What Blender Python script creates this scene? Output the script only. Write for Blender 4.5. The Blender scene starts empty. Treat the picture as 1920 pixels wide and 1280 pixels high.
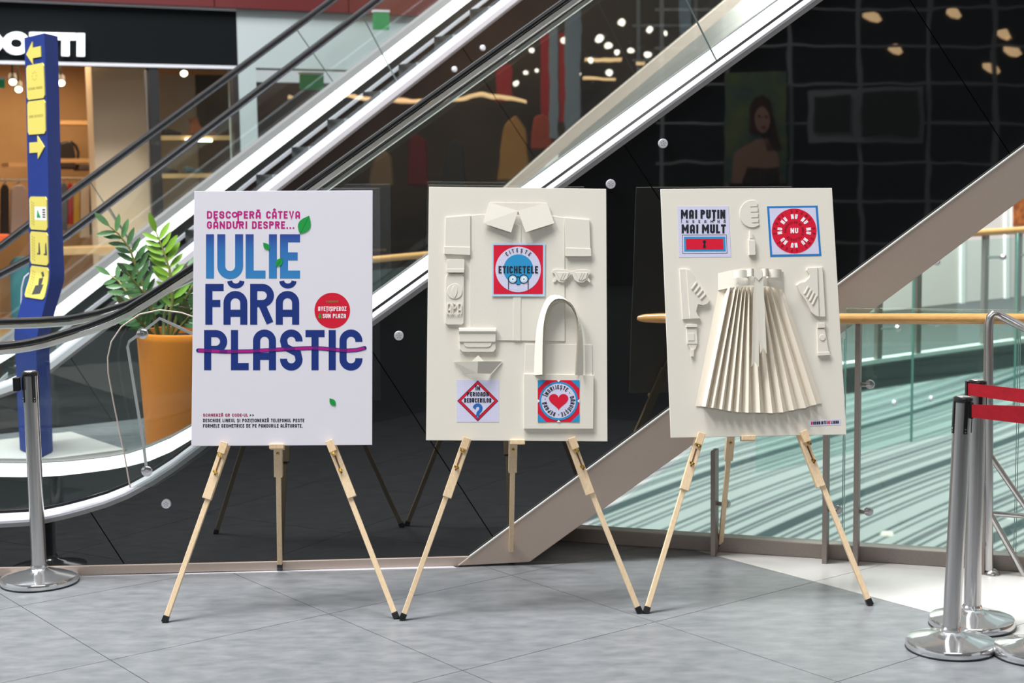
import bpy, bmesh, math, random
import numpy as np
from mathutils import Vector, Matrix

random.seed(7)
sc = bpy.context.scene
COL = sc.collection

# ------------------------------------------------------------------ camera
F, PITCH, ROLL, H = 2909.5, .1099, -.0136, 1.75      # focal length in pixels of a 1920 px wide frame, metres
_cp, _sp, _cr, _sr = math.cos(PITCH), math.sin(PITCH), math.cos(ROLL), math.sin(ROLL)
FW = np.array([0, _cp, -_sp])
_r0, _u0 = np.array([1., 0, 0]), np.array([0, _sp, _cp])
RT, UP = _r0 * _cr + _u0 * _sr, -_r0 * _sr + _u0 * _cr
EYE = np.array([0, 0, H])
cam_d = bpy.data.cameras.new('camera')
cam = bpy.data.objects.new('camera', cam_d)
COL.objects.link(cam)
cam.matrix_world = Matrix(((RT[0], UP[0], -FW[0], 0), (RT[1], UP[1], -FW[1], 0), (RT[2], UP[2], -FW[2], H), (0, 0, 0, 1)))
cam_d.sensor_width = 36
cam_d.lens = F / 1920 * 36
cam_d.clip_end = 200
cam_d.dof.use_dof = True
cam_d.dof.focus_distance = 6.2
cam_d.dof.aperture_fstop = 3.5
sc.camera = cam

# ------------------------------------------------------------------ world, lights, exposure
sc.view_settings.view_transform = 'Standard'
sc.view_settings.look = 'None'
sc.view_settings.gamma = 1
sc.view_settings.use_curve_mapping = False
sc.view_settings.exposure = 0.02
wd = bpy.data.worlds.new('atrium_daylight')
sc.world = wd
wd.use_nodes = True
wd.node_tree.nodes['Background'].inputs[0].default_value = (.90, .96, 1.0, 1)
wd.node_tree.nodes['Background'].inputs[1].default_value = 0.6


def area(name, loc, target, size, power, color=(1, 1, 1), size_y=None):
    l = bpy.data.lights.new(name, 'AREA')
    l.energy = power
    l.color = color
    l.size = size
    if size_y:
        l.shape = 'RECTANGLE'
        l.size_y = size_y
    o = bpy.data.objects.new(name, l)
    COL.objects.link(o)
    o.location = loc
    o.rotation_euler = (Vector(target) - Vector(loc)).to_track_quat('-Z', 'Y').to_euler()
    return o


area('skylight_key', (-9.0, 4.0, 16.5), (0, 6.0, 1.0), 3.8, 3100, (1, .985, .96))
area('skylight_mid', (-1.5, 6.9, 13.0), (0, 6.4, 0), 3.6, 2300, (.98, .99, 1))
area('storefront_fill', (1.5, -6.2, 5.1), (2.5, -8.2, 1.5), 7.0, 420, (1, .97, .92), 1.2)  # added fill that brightens the mirrored storefront frames
area('front_fill', (0, -2.6, 5.1), (0, 2.5, 0), 7.0, 260, (1, .99, .97), 2.0)  # added soft fill for the board fronts, no fitting modelled
area('skylight_over_hall', (-7.0, 9.0, 9.5), (-.5, 11.0, 0), 6.0, 700, (.97, .99, 1))
area('shop_ceiling_light', (-5.50, 18.62, 3.12), (-5.50, 18.62, 0), 1.6, 52, (1, .74, .45), 1.6)
area('lower_floor_fill', (11, 35, -.5), (11, 35, -5), 30, 3200, (1, .98, .96))  # broad fill added under the slab to brighten the striped floor
area('far_wall_fill', (3.6, 14.6, 6.5), (5.2, 17.4, 1), 3, 1100, (1, .99, .96))  # added fill to brighten the white wall behind the far guard
area('side_shop_light_warm', (9.2, 9.2, 4.6), (11.6, 8.6, 1.4), 2.0, 420, (1, .80, .60), 5)


# ------------------------------------------------------------------ helpers
def ray(x, y):
    return FW + RT * (x - 960) / F - UP * (y - 640) / F


def onplane(x, y, P, n):
    d = ray(x, y)
    return EYE + d * (np.dot(P - EYE, n) / np.dot(d, n))


def onz(x, y, z=0.):
    return onplane(x, y, np.array([0, 0, z]), np.array([0, 0, 1.]))


def onY(x, y, Y):
    return onplane(x, y, np.array([0, Y, 0.]), np.array([0, 1., 0]))


def lin(c):
    return tuple((v / 255 / 12.92 if v / 255 <= .04045 else ((v / 255 + .055) / 1.055) ** 2.4) for v in c)


MATS = {}


def mat(name, rgb, rough=.5, metal=0., spec=.5, ior=None, noise=None, bump=None, emit=None, estr=1., coat=0., stretch=None, sheen=0.):
    """procedural Principled material; noise=(scale, second rgb, detail), bump=(scale, strength)"""
    if name in MATS:
        return MATS[name]
    m = bpy.data.materials.new(name)
    m.use_nodes = True
    nt = m.node_tree
    b = nt.nodes['Principled BSDF']
    b.inputs['Base Color'].default_value = lin(rgb) + (1,)
    b.inputs['Roughness'].default_value = rough
    b.inputs['Metallic'].default_value = metal
    b.inputs['Specular IOR Level'].default_value = spec
    if ior:
        b.inputs['IOR'].default_value = ior
    if coat:
        b.inputs['Coat Weight'].default_value = coat
        b.inputs['Coat Roughness'].default_value = .05
    tc = nt.nodes.new('ShaderNodeTexCoord')
    mp = nt.nodes.new('ShaderNodeMapping')
    nt.links.new(tc.outputs['Object'], mp.inputs[0])
    if stretch:
        mp.inputs['Scale'].default_value = stretch
    if noise:
        n = nt.nodes.new('ShaderNodeTexNoise')
        n.inputs['Scale'].default_value = noise[0]
        n.inputs['Detail'].default_value = noise[2] if len(noise) > 2 else 6
        n.inputs['Roughness'].default_value = .62
        r = nt.nodes.new('ShaderNodeValToRGB')
        r.color_ramp.elements[0].position = .32
        r.color_ramp.elements[1].position = .68
        r.color_ramp.elements[0].color = lin(noise[1]) + (1,)
        r.color_ramp.elements[1].color = lin(rgb) + (1,)
        nt.links.new(mp.outputs[0], n.inputs['Vector'])
        nt.links.new(n.outputs[0], r.inputs[0])
        nt.links.new(r.outputs[0], b.inputs['Base Color'])
    if bump:
        n2 = nt.nodes.new('ShaderNodeTexNoise')
        n2.inputs['Scale'].default_value = bump[0]
        n2.inputs['Detail'].default_value = 3
        bp = nt.nodes.new('ShaderNodeBump')
        bp.inputs['Strength'].default_value = bump[1]
        bp.inputs['Distance'].default_value = bump[2] if len(bump) > 2 else .002
        nt.links.new(mp.outputs[0], n2.inputs['Vector'])
        nt.links.new(n2.outputs[0], bp.inputs['Height'])
        nt.links.new(bp.outputs[0], b.inputs['Normal'])
    if emit:
        b.inputs['Emission Color'].default_value = lin(emit) + (1,)
        b.inputs['Emission Strength'].default_value = estr
    MATS[name] = m
    return m


def glass_mat(name, tint, rough=0., refl=1.0, ior=1.5):
    """architectural sheet glass: clear transmission plus Fresnel reflection"""
    m = bpy.data.materials.new(name)
    m.use_nodes = True
    nt = m.node_tree
    nt.nodes.remove(nt.nodes['Principled BSDF'])
    out = nt.nodes['Material Output']
    tr = nt.nodes.new('ShaderNodeBsdfTransparent')
    tr.inputs[0].default_value = lin(tint) + (1,)
    gl = nt.nodes.new('ShaderNodeBsdfGlossy')
    gl.inputs['Roughness'].default_value = rough
    gl.inputs['Color'].default_value = (refl, refl, refl, 1)
    fr = nt.nodes.new('ShaderNodeFresnel')
    gm = nt.nodes.new('ShaderNodeNewGeometry')
    mr = nt.nodes.new('ShaderNodeMapRange')       # sheet glass is not refracted here: both faces reflect like air to glass
    mr.inputs['To Min'].default_value, mr.inputs['To Max'].default_value = ior, 1 / ior
    nt.links.new(gm.outputs['Backfacing'], mr.inputs['Value'])
    nt.links.new(mr.outputs[0], fr.inputs['IOR'])
    mx = nt.nodes.new('ShaderNodeMixShader')
    nt.links.new(fr.outputs[0], mx.inputs[0])
    nt.links.new(tr.outputs[0], mx.inputs[1])
    nt.links.new(gl.outputs[0], mx.inputs[2])
    nt.links.new(mx.outputs[0], out.inputs[0])
    MATS[name] = m
    return m


class MB:
    """collects shapes in world space; build() links them as ONE mesh object"""
    def __init__(self):
        self.v, self.f, self.m, self.s = [], [], [], []

    def add(self, vs, fs, mi=0, smooth=False):
        o = len(self.v)
        self.v += [tuple(map(float, p)) for p in vs]
        for f in fs:
            self.f.append([i + o for i in f])
            self.m.append(mi)
            self.s.append(smooth)
        return self

    def prism(self, pts, off, mi=0):
        n = len(pts)
        off = np.asarray(off, float)
        pts = [np.asarray(p, float) for p in pts]
        vs = pts + [p + off for p in pts]
        fs = [list(range(n))[::-1], list(range(n, 2 * n))] + [[i, (i + 1) % n, n + (i + 1) % n, n + i] for i in range(n)]
        return self.add(vs, fs, mi)

    def box(self, c, ax, ay, az, mi=0):
        """centre and three half-axis vectors"""
        c, ax, ay, az = (np.asarray(q, float) for q in (c, ax, ay, az))
        vs = [c + sx * ax + sy * ay + sz * az for sx in (-1, 1) for sy in (-1, 1) for sz in (-1, 1)]
        fs = [[0, 1, 3, 2], [4, 6, 7, 5], [0, 4, 5, 1], [2, 3, 7, 6], [0, 2, 6, 4], [1, 5, 7, 3]]
        return self.add(vs, fs, mi)

    def bar(self, a, b, w, t, side=(0, 1, 0), mi=0):
        """rectangular bar from a to b, w wide across, t thick along 'side'"""
        a, b = np.asarray(a, float), np.asarray(b, float)
        d = b - a
        L = np.linalg.norm(d)
        d /= L
        s = np.asarray(side, float)
        s = s - d * np.dot(s, d)
        s /= np.linalg.norm(s)
        x = np.cross(d, s)
        return self.box((a + b) / 2, x * w / 2, s * t / 2, d * L / 2, mi)

    def tube(self, path, r, n=12, mi=0, caps=True, closed=False):
        path = [np.asarray(p, float) for p in path]
        rs = r if hasattr(r, '__len__') else [r] * len(path)
        N = len(path)
        t0 = path[1] - path[0]
        up = np.array([0, 0, 1.]) if abs(t0[2]) < .9 * np.linalg.norm(t0) else np.array([1., 0, 0])
        vs = []
        for i, p in enumerate(path):
            if closed:
                t = path[(i + 1) % N] - path[i - 1]
            else:
                t = path[min(i + 1, N - 1)] - path[max(i - 1, 0)]
            t = t / np.linalg.norm(t)
            u = up - t * np.dot(up, t)
            u /= np.linalg.norm(u)
            up = u
            w = np.cross(t, u)
            for k in range(n):
                a = 2 * math.pi * k / n
                vs.append(p + (u * math.cos(a) + w * math.sin(a)) * rs[i])
        fs = []
        for i in range(N if closed else N - 1):
            j = (i + 1) % N
            for k in range(n):
                fs.append([i * n + k, i * n + (k + 1) % n, j * n + (k + 1) % n, j * n + k])
        self.add(vs, fs, mi, True)
        if caps and not closed:
            o = len(self.v) - len(vs)
            self.f += [[o + k for k in range(n)][::-1], [o + (N - 1) * n + k for k in range(n)]]
            self.m += [mi, mi]
            self.s += [False, False]
        return self

    def lathe(self, c, prof, axis=(0, 0, 1), n=32, mi=0):
        """profile [(r, h)] turned round an axis through c"""
        c = np.asarray(c, float)
        ax = np.asarray(axis, float)
        ax /= np.linalg.norm(ax)
        u = np.cross(ax, [1., 0, 0] if abs(ax[0]) < .8 else [0, 1., 0])
        u /= np.linalg.norm(u)
        w = np.cross(ax, u)
        vs = []
        for r, h in prof:
            for k in range(n):
                a = 2 * math.pi * k / n
                vs.append(c + ax * h + (u * math.cos(a) + w * math.sin(a)) * max(r, 1e-5))
        fs = []
        for i in range(len(prof) - 1):
            for k in range(n):
                fs.append([i * n + k, i * n + (k + 1) % n, (i + 1) * n + (k + 1) % n, (i + 1) * n + k])
        return self.add(vs, fs, mi, True)

    def sweep(self, path, nrm, section, mi=0, smooth=False):
        """closed section [(a, b)] carried along a path; a = in-plane normal (upwards), b = along nrm"""
        path = [np.asarray(p, float) for p in path]
        nrm = np.asarray(nrm, float)
        k = len(section)
        vs = []
        for i, p in enumerate(path):
            t = path[min(i + 1, len(path) - 1)] - path[max(i - 1, 0)]
            t = t / np.linalg.norm(t)
            A = np.cross(nrm, t)
            if A[2] < 0:
                A = -A
            A /= np.linalg.norm(A)
            vs += [p + A * a + nrm * b for a, b in section]
        fs = []
        for i in range(len(path) - 1):
            for j in range(k):
                fs.append([i * k + j, i * k + (j + 1) % k, (i + 1) * k + (j + 1) % k, (i + 1) * k + j])
        self.add(vs, fs, mi, smooth)
        o = len(self.v) - len(vs)
        self.f += [[o + j for j in range(k)][::-1], [o + (len(path) - 1) * k + j for j in range(k)]]
        self.m += [mi, mi]
        self.s += [False, False]
        return self

    def ruled(self, lo, hi, off, mi=0):
        """strip between two polylines of equal length, given a thickness"""
        n = len(lo)
        off = np.asarray(off, float)
        vs = [np.asarray(p) for p in lo] + [np.asarray(p) for p in hi]
        vs = vs + [p + off for p in vs]
        fs = []
        for i in range(n - 1):
            fs += [[i, i + 1, n + i + 1, n + i], [2 * n + i, 3 * n + i, 3 * n + i + 1, 2 * n + i + 1],
                   [i, 2 * n + i, 2 * n + i + 1, i + 1], [n + i, n + i + 1, 3 * n + i + 1, 3 * n + i]]
        fs += [[0, n, 3 * n, 2 * n], [n - 1, 3 * n - 1, 4 * n - 1, 2 * n - 1]]
        return self.add(vs, fs, mi)

    def build(self, name, mats, parent=None, label=None, kind=None, bevel=None, fix=True):
        me = bpy.data.meshes.new(name)
        vs = self.v
        inv = None
        if parent is not None and parent.name in WORLD:
            inv = WORLD[parent.name].inverted()
            vs = [tuple(inv @ Vector(p)) for p in vs]
        me.from_pydata(vs, [], self.f)
        mats = mats if isinstance(mats, (list, tuple)) else [mats]
        for m in mats:
            me.materials.append(m)
        me.polygons.foreach_set('material_index', self.m)
        me.polygons.foreach_set('use_smooth', self.s)
        if fix:
            bm = bmesh.new()
            bm.from_mesh(me)
            bmesh.ops.recalc_face_normals(bm, faces=bm.faces)
            bm.to_mesh(me)
            bm.free()
        if any(self.s):
            me.set_sharp_from_angle(angle=math.radians(38))
        me.update()
        o = bpy.data.objects.new(name, me)
        COL.objects.link(o)
        if parent is not None:
            o.parent = parent
            if parent.name in WORLD:
                WORLD[o.name] = WORLD[parent.name]
        if label:
            o['label'] = label
        if kind:
            o['kind'] = kind
        if bevel:
            b = o.modifiers.new('bevel', 'BEVEL')
            b.width = bevel
            b.segments = 2
            b.limit_method = 'ANGLE'
        return o


WORLD = {}


def thing(name, label, cat, loc=(0, 0, 0), M=None, group=None):
    o = bpy.data.objects.new(name, None)
    COL.objects.link(o)
    o.empty_display_size = .1
    M = M or Matrix.Translation(Vector([float(c) for c in loc]))
    o.matrix_world = M
    WORLD[o.name] = M.copy()
    o['label'], o['category'] = label, cat
    if group:
        o['group'] = group
    return o


def tag(o, label, cat, group=None):
    o['label'], o['category'] = label, cat
    if group:
        o['group'] = group
    return o


def struct(o):
    o['kind'] = 'structure'
    return o


class Wall:
    """a vertical plane: origin, horizontal direction d, n pointing away from the viewer"""
    def __init__(self, O, yaw):
        self.O = np.array(O, float)
        self.d = np.array([math.cos(yaw), math.sin(yaw), 0])
        self.n = np.array([-math.sin(yaw), math.cos(yaw), 0])

    def at(self, x, y, b=0.):
        return onplane(x, y, self.O + self.n * b, self.n)

    def path(self, pts, b=0.):
        return [self.at(x, y, b) for x, y in pts]


def clip(poly, a, b, c):
    """keep the part of a 2D polygon with a x + b y <= c"""
    out = []
    for i in range(len(poly)):
        p, q = poly[i], poly[(i + 1) % len(poly)]
        fp, fq = a * p[0] + b * p[1] - c, a * q[0] + b * q[1] - c
        if fp <= 0:
            out.append(p)
        if (fp < 0 < fq) or (fq < 0 < fp):
            t = fp / (fp - fq)
            out.append((p[0] + (q[0] - p[0]) * t, p[1] + (q[1] - p[1]) * t))
    return out


# ------------------------------------------------------------------ materials
M_STEEL = mat('polished_steel', (206, 203, 200), .24, .9, noise=(60, (188, 188, 190)), stretch=(1, 1, .05))
M_CHROME = mat('chrome', (222, 223, 225), .12, .88)
M_ALU = mat('satin_aluminium', (232, 232, 240), .38, .3)
M_ALUGREY = mat('grey_aluminium_edge', (150, 148, 150), .45, .5)
M_GUIDE = mat('satin_guide_profile', (206, 204, 198), .25, .6)
M_GUIDED = mat('dark_guide_profile', (64, 68, 74), .3, .5)
M_WHITE = mat('white_coat_and_sheen', (240, 243, 240), .45)  # also stands in for bright reflections on the decks and beam edge
M_BLACKGLASS = mat('black_glass_cladding', (22, 24, 26), .015, 0, .5, ior=1.75, bump=(1.1, .07, .02))
M_DARK = mat('dark_backing', (16, 17, 18), .6)
M_RUBBER = mat('black_rubber', (20, 21, 23), .32, coat=.3)
M_BEIGE = mat('beige_metallic_panel', (192, 176, 165), .5, .15, noise=(420, (182, 166, 155), 2))
M_SKIRT = mat('dark_skirt_steel', (52, 58, 60), .3, .5)
M_GLASS = glass_mat('clear_balustrade_glass', (251, 254, 253))
M_GLASSG = glass_mat('green_tinted_glass', (240, 250, 247))
M_ACRYL = glass_mat('clear_acrylic', (240, 243, 242), .02)
M_ACRYLEDGE = mat('acrylic_edge', (214, 196, 186), .3)
M_GEDGE = mat('green_glass_edge', (112, 164, 150), .2)
M_PEDGE = mat('grey_glass_edge', (120, 136, 134), .2)
M_WOOD = mat('pale_pine', (240, 216, 182), .5, noise=(22, (228, 198, 158), 4), stretch=(9, 9, .8))
M_WOODD = mat('pine_end_block', (228, 202, 166), .55, noise=(30, (210, 180, 140), 4), stretch=(6, 6, 1))
M_BRASS = mat('brass', (196, 160, 84), .25, 1)
M_OAK = mat('varnished_oak_rail', (206, 158, 92), .28, noise=(14, (188, 138, 76), 5), stretch=(1, 9, 9), coat=.5)
M_FLOOR = mat('grey_stone_tile', (126, 127, 130), .36, 0, .4, noise=(13, (100, 104, 107), 14), bump=(160, .08, .001), stretch=(.6, 1.3, 1))
M_FLOORW = mat('white_stone_tile', (196, 194, 191), .34, 0, .4, noise=(4, (188, 185, 182), 7))
M_GROUT = mat('dark_grout', (78, 82, 82), .8)
M_PAPER = mat('cream_paper', (222, 218, 208), .75, 0, .2, noise=(500, (214, 209, 197), 3), bump=(900, .12, .0006))
M_PAPERW = mat('bounce_warmed_paper', (234, 226, 212), .75, 0, .2, noise=(500, (228, 218, 202), 3))  # warm bounce light between the pleats put into the paper colour
M_FOAM = mat('white_foam_board', (236, 234, 238), .6, 0, .3)
M_PRINTW = mat('white_poster_print', (222, 220, 230), .55, 0, .3)
M_BLUE = mat('totem_blue', (26, 50, 124), .6, 0, .2)
M_YELLOW = mat('totem_yellow_panel', (214, 200, 100), .7, 0, .2)
M_REDTAPE = mat('red_belt_tape', (206, 26, 48), .6, noise=(40, (190, 18, 40), 2))


# ------------------------------------------------------------------ the floor: a slab with an opening, and its tiles
T = .9175
TO = np.array([-.1904, 5.3113])
U2 = np.array([math.cos(.6509), math.sin(.6509)])
V2 = np.array([-U2[1], U2[0]])
g_n = np.array([.341, 1.0])                              # the guard stands along g_n . p = g_c
g_c = 6.86 + .341 * 1.217
c_d = np.array([math.cos(math.radians(39.5)), math.sin(math.radians(39.5))])
c_n = np.array([-c_d[1], c_d[0]])                        # far edge of the opening
c_c = float(np.dot(c_n, (2.85, 13.39)))


def in_void(p):
    return np.dot(g_n, p) > g_c + .05 and np.dot(c_n, p) < c_c and p[0] > .0


fl = MB()


def slab(poly, top, th):
    fl.prism([(x, y, top - th) for x, y in poly], (0, 0, th))


yg0 = g_c + .05
slab([(-16, -10), (16, -10), (16, yg0 - .341 * 16), (0, yg0), (-16, yg0)], -.006, .25)
slab([(-16, yg0), (0, yg0), (0, 26), (-16, 26)], -.006, .25)
p_far = [(0, (c_c - 0 * c_n[0]) / c_n[1]), (16, (c_c - 16 * c_n[0]) / c_n[1]), (16, 40), (0, 40)]
slab(p_far, -.006, .22)
floor = struct(fl.build('floor', M_GROUT))
# unseen soffit added overhead to shade the near floor
struct(MB().prism([(-14, -10, 5.2), (14, -10, 5.2), (14, 4.5, 5.2), (-14, 4.5, 5.2)], (0, 0, .5)).build('ceiling', mat('shading_soffit', (196, 194, 190), .8)))

unit = {}
for mk, mm in (('g', M_FLOOR), ('w', M_FLOORW)):
    unit[mk] = mm
n_tiles = 0
for a in range(-5, 14):
    for b in range(-7, 8):
        off = .46 if (b == 0 and a >= 5) else 0.
        g = .0016 / T
        q = [(b + g, a + off + g), (b + 1 - g, a + off + g), (b + 1 - g, a + off + 1 - g), (b + g, a + off + 1 - g)]
        pts = [tuple(TO + U2 * u * T + V2 * v * T) for u, v in q]
        cx, cy = np.mean(pts, axis=0)
        if cy < 2.5 or cy > 13 or abs(cx) > .36 * cy + 1.0:
            continue
        if cx > 0:
            pts = clip(pts, g_n[0], g_n[1], g_c + .04)
        if len(pts) < 3:
            continue
        if cx <= 0 and cy > 7.4 and b > 2:
            continue
        w = (b >= 2) or (b == 0 and a == 5)
        m = MB().prism([(x, y, -.006) for x, y in pts], (0, 0, .006))
        m.build('floor_tile', M_FLOORW if w else M_FLOOR, floor)
        n_tiles += 1

# edge of the far slab
ce = np.array([2.85, 13.39])
tr = MB()
pa, pb = ce - c_d * 4.2, ce + c_d * 8
tr.prism([(pa[0], pa[1], -.02), (pb[0], pb[1], -.02), (pb[0] + c_n[0] * .12, pb[1] + c_n[1] * .12, -.02), (pa[0] + c_n[0] * .12, pa[1] + c_n[1] * .12, -.02)], (0, 0, .05))
struct(tr.build('trim_1', M_WHITE))
tr = MB()
tr.prism([(pa[0], pa[1], -.24), (pb[0], pb[1], -.24), (pb[0] + c_n[0] * .02, pb[1] + c_n[1] * .02, -.24), (pa[0] + c_n[0] * .02, pa[1] + c_n[1] * .02, -.24)], (0, 0, .22))
struct(tr.build('trim_2', mat('slab_edge_grey', (150, 158, 150), .6)))


def stripe_mat():
    """pale stone floor with parallel dark bands of uneven width"""
    m = bpy.data.materials.new('striped_lower_floor')
    m.use_nodes = True
    nt = m.node_tree
    b = nt.nodes['Principled BSDF']
    b.inputs['Roughness'].default_value = .6
    b.inputs['Specular IOR Level'].default_value = .1
    tc = nt.nodes.new('ShaderNodeTexCoord')
    mp = nt.nodes.new('ShaderNodeMapping')
    mp.inputs['Rotation'].default_value = (0, 0, math.radians(37))
    nt.links.new(tc.outputs['Object'], mp.inputs[0])
    n = nt.nodes.new('ShaderNodeTexNoise')
    n.inputs['Scale'].default_value = .045
    n.inputs['Detail'].default_value = 0
    nt.links.new(tc.outputs['Object'], n.inputs['Vector'])
    sx = nt.nodes.new('ShaderNodeSeparateXYZ')
    nt.links.new(mp.outputs[0], sx.inputs[0])
    ad = nt.nodes.new('ShaderNodeMath')
    ad.operation = 'MULTIPLY_ADD'
    ad.inputs[1].default_value = 2.5
    nt.links.new(n.outputs[0], ad.inputs[0])
    nt.links.new(sx.outputs['X'], ad.inputs[2])
    dv = nt.nodes.new('ShaderNodeMath')
    dv.operation = 'DIVIDE'
    dv.inputs[1].default_value = STRIPE_PERIOD
    fr = nt.nodes.new('ShaderNodeMath')
    fr.operation = 'FRACT'
    nt.links.new(ad.outputs[0], dv.inputs[0])
    nt.links.new(dv.outputs[0], fr.inputs[0])
    r = nt.nodes.new('ShaderNodeValToRGB')
    r.color_ramp.interpolation = 'CONSTANT'
    e = r.color_ramp.elements
    light, dark, mid = lin((206, 214, 212)) + (1,), lin((70, 92, 94)) + (1,), lin((112, 122, 126)) + (1,)
    e[0].position, e[0].color = 0, light
    e[1].position, e[1].color = .999, light
    for a, w, c in ((.05, .022, dark), (.11, .018, dark), (.20, .020, dark), (.245, .045, mid), (.32, .018, dark), (.40, .022, dark), (.44, .020, dark),
                    (.53, .095, dark), (.655, .02, dark), (.70, .035, mid), (.78, .02, dark), (.86, .022, dark), (.91, .022, mid)):
        x = e.new(a)
        x.color = c
        x = e.new(a + w)
        x.color = light
    nt.links.new(fr.outputs[0], r.inputs[0])
    nt.links.new(r.outputs[0], b.inputs['Base Color'])
    return m


STRIPE_PERIOD = 3.5
lf = MB()
lf.prism([(-14, 12, -5.1), (50, 12, -5.1), (50, 75, -5.1), (-14, 75, -5.1)], (0, 0, .1))
struct(lf.build('floor_lower', stripe_mat()))

# ------------------------------------------------------------------ near escalator
E1 = Wall((0, 6.777, 0), math.atan(.055))
L0 = [(-620, 1000), (-40, 990.5), (0, 989), (52, 986), (80, 982), (118, 974), (157, 964), (200, 951), (240, 935), (290, 908), (330, 882), (367, 854), (388, 837.5),
      (698, 612.7), (1061, 350.6), (1360, 133), (1543.8, 0), (1900, -258), (2300, -548)]
HR1 = [(-620, 663), (-40, 649.5), (0, 648), (30, 645), (56, 641), (84, 635), (112, 627), (169, 609), (210, 593), (240, 578), (285, 550), (320, 527), (360, 501), (420, 459), (554, 364),
       (760, 216), (1052, 7), (1226, -118), (1500, -315), (1900, -602)]
HR1F = [(-560, 612), (0, 602), (75, 600), (131, 596), (187, 585), (240, 568), (300, 541), (360, 513), (420, 478), (560, 380), (760, 236), (960, 92), (1090, -2), (1300, -153), (1600, -369)]
WB = [(-560, 902), (0, 893.6), (40, 894), (76, 893.6), (118, 891), (157, 886.5), (200, 881), (240, 874), (280, 864), (320, 847), (356, 825.6), (700, 579), (1017, 351), (1200, 219), (1360, 102), (1504, 0), (1800, -214)]
WT = [(-560, 876.5), (0, 868), (40, 868.5), (76, 868), (118, 866), (157, 862.3), (200, 857.5), (240, 850.5), (280, 838), (320, 821), (356, 801), (700, 552), (1017, 322.6), (1200, 189), (1360, 72.5), (1504, -32), (1800, -247)]
BG, BF = .10, 1.28                                         # depth of the two glass walls behind the cladding
esc = thing('escalator', 'near escalator with black cladding, glass balustrade and beige diagonal beam behind the easels', 'escalator', E1.O)
lip = E1.path(L0)
MB().sweep(lip, E1.n, [(0, .0), (.019, 0), (.019, .09), (0, .09)]).build('deck_edge', M_ALUGREY, esc, label='grey lower edge of the deck')
MB().sweep(lip, E1.n, [(.019, -.007), (.030, -.009), (.038, -.005), (.043, .012), (.045, .088), (.019, .088)]).build('deck_profile', M_ALU, esc)
MB().sweep(lip, E1.n, [(.043, .088), (.056, .090), (.056, .110), (.043, .112)]).build('glass_seal', M_RUBBER, esc)


def rounded(w, h, b0, a0=0.):
    return [(a0 + h / 2 * math.copysign(abs(math.sin(t)) ** .7, math.sin(t)), b0 + w / 2 * math.copysign(abs(math.cos(t)) ** .7, math.cos(t))) for t in [2 * math.pi * k / 14 for k in range(14)]]


def shifted(path, n, dist):
    """path moved by dist along its in-plane normal"""
    out = []
    for i, p in enumerate(path):
        t = path[min(i + 1, len(path) - 1)] - path[max(i - 1, 0)]
        t = t / np.linalg.norm(t)
        A = np.cross(n, t)
        if A[2] < 0:
            A = -A
        out.append(p + A / np.linalg.norm(A) * dist)
    return out


hr = E1.path(HR1, BG)
hrf = E1.path(HR1F, BF)
for p_, in ((hr,), (hrf,)):
    MB().sweep(p_, E1.n, rounded(.078, .030, 0), smooth=True).build('handrail', M_RUBBER, esc)
    MB().sweep(p_, E1.n, [(-.017, -.026), (-.017, .026), (-.034, .018), (-.040, .010), (-.040, -.010), (-.034, -.018)]).build('handrail_guide', M_GUIDE, esc)


def cut_path(pts, x0, x1):
    """part of a pixel polyline between two x values"""
    def y_at(x):
        for (xa, ya), (xb, yb) in zip(pts, pts[1:]):
            if xa <= x <= xb:
                return ya + (yb - ya) * (x - xa) / (xb - xa)
    return [(x0, y_at(x0))] + [p for p in pts if x0 < p[0] < x1] + [(x1, y_at(x1))]


def panes(W, lo, hi, b, joints, name, parent, m, em, th=.012, up=0., down=0.):
    for (l0, h0), (l1, h1) in zip(joints, joints[1:]):
        lo_p = W.path(cut_path(lo, l0, l1), b)
        hi_p = W.path(cut_path(hi, h0, h1), b)
        lo_p, hi_p = shifted(lo_p, W.n, up), shifted(hi_p, W.n, -down)
        e = (lo_p[1] - lo_p[0]) / np.linalg.norm(lo_p[1] - lo_p[0]) * .003
        lo_p[0], hi_p[0] = lo_p[0] + e, hi_p[0] + e
        poly = lo_p + hi_p[::-1]
        g = MB().prism(poly, W.n * th)
        pane = g.build(name, m, parent)
        ed = MB()
        mid = W.n * th / 2
        for a_, b_ in ((lo_p[0], hi_p[0]), (lo_p[-1], hi_p[-1])):
            ed.bar(a_ + mid, b_ + mid, .002, th + .001, W.n)
        ed.build('pane_edge', em, pane, kind='stuff')


panes(E1, L0, HR1, BG - .006, [(-600, -600), (640, 488), (1357, 1226), (1900, 1760)], 'glass_pane', esc, M_GLASS, M_PEDGE, up=.044, down=.02)
# the far balustrade: inner deck, dark skirt and its own glass
lo_, hi_ = E1.path(WB, 1.10), E1.path(WT, 1.235)
MB().ruled(lo_, hi_, E1.n * .012 + np.array([0, 0, -.01])).build('inner_deck', M_WHITE, esc, label='white inner deck along the far balustrade')  # bright reflection in the aluminium deck put into plain white colour
MB().ruled(shifted(lo_, E1.n, -.30), lo_, E1.n * .012).build('skirt_panel', M_SKIRT, esc)
MB().sweep(hi_, E1.n, [(0, 0), (.006, .0), (.006, .10), (-.02, .12), (-.02, 0)]).build('deck_profile', M_ALUGREY, esc)
panes(E1, WT, HR1F, BF - .006, [(-540, -540), (700, 560), (1504, 1290)], 'glass_pane', esc, M_GLASS, M_PEDGE, up=.0, down=.02)
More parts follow.
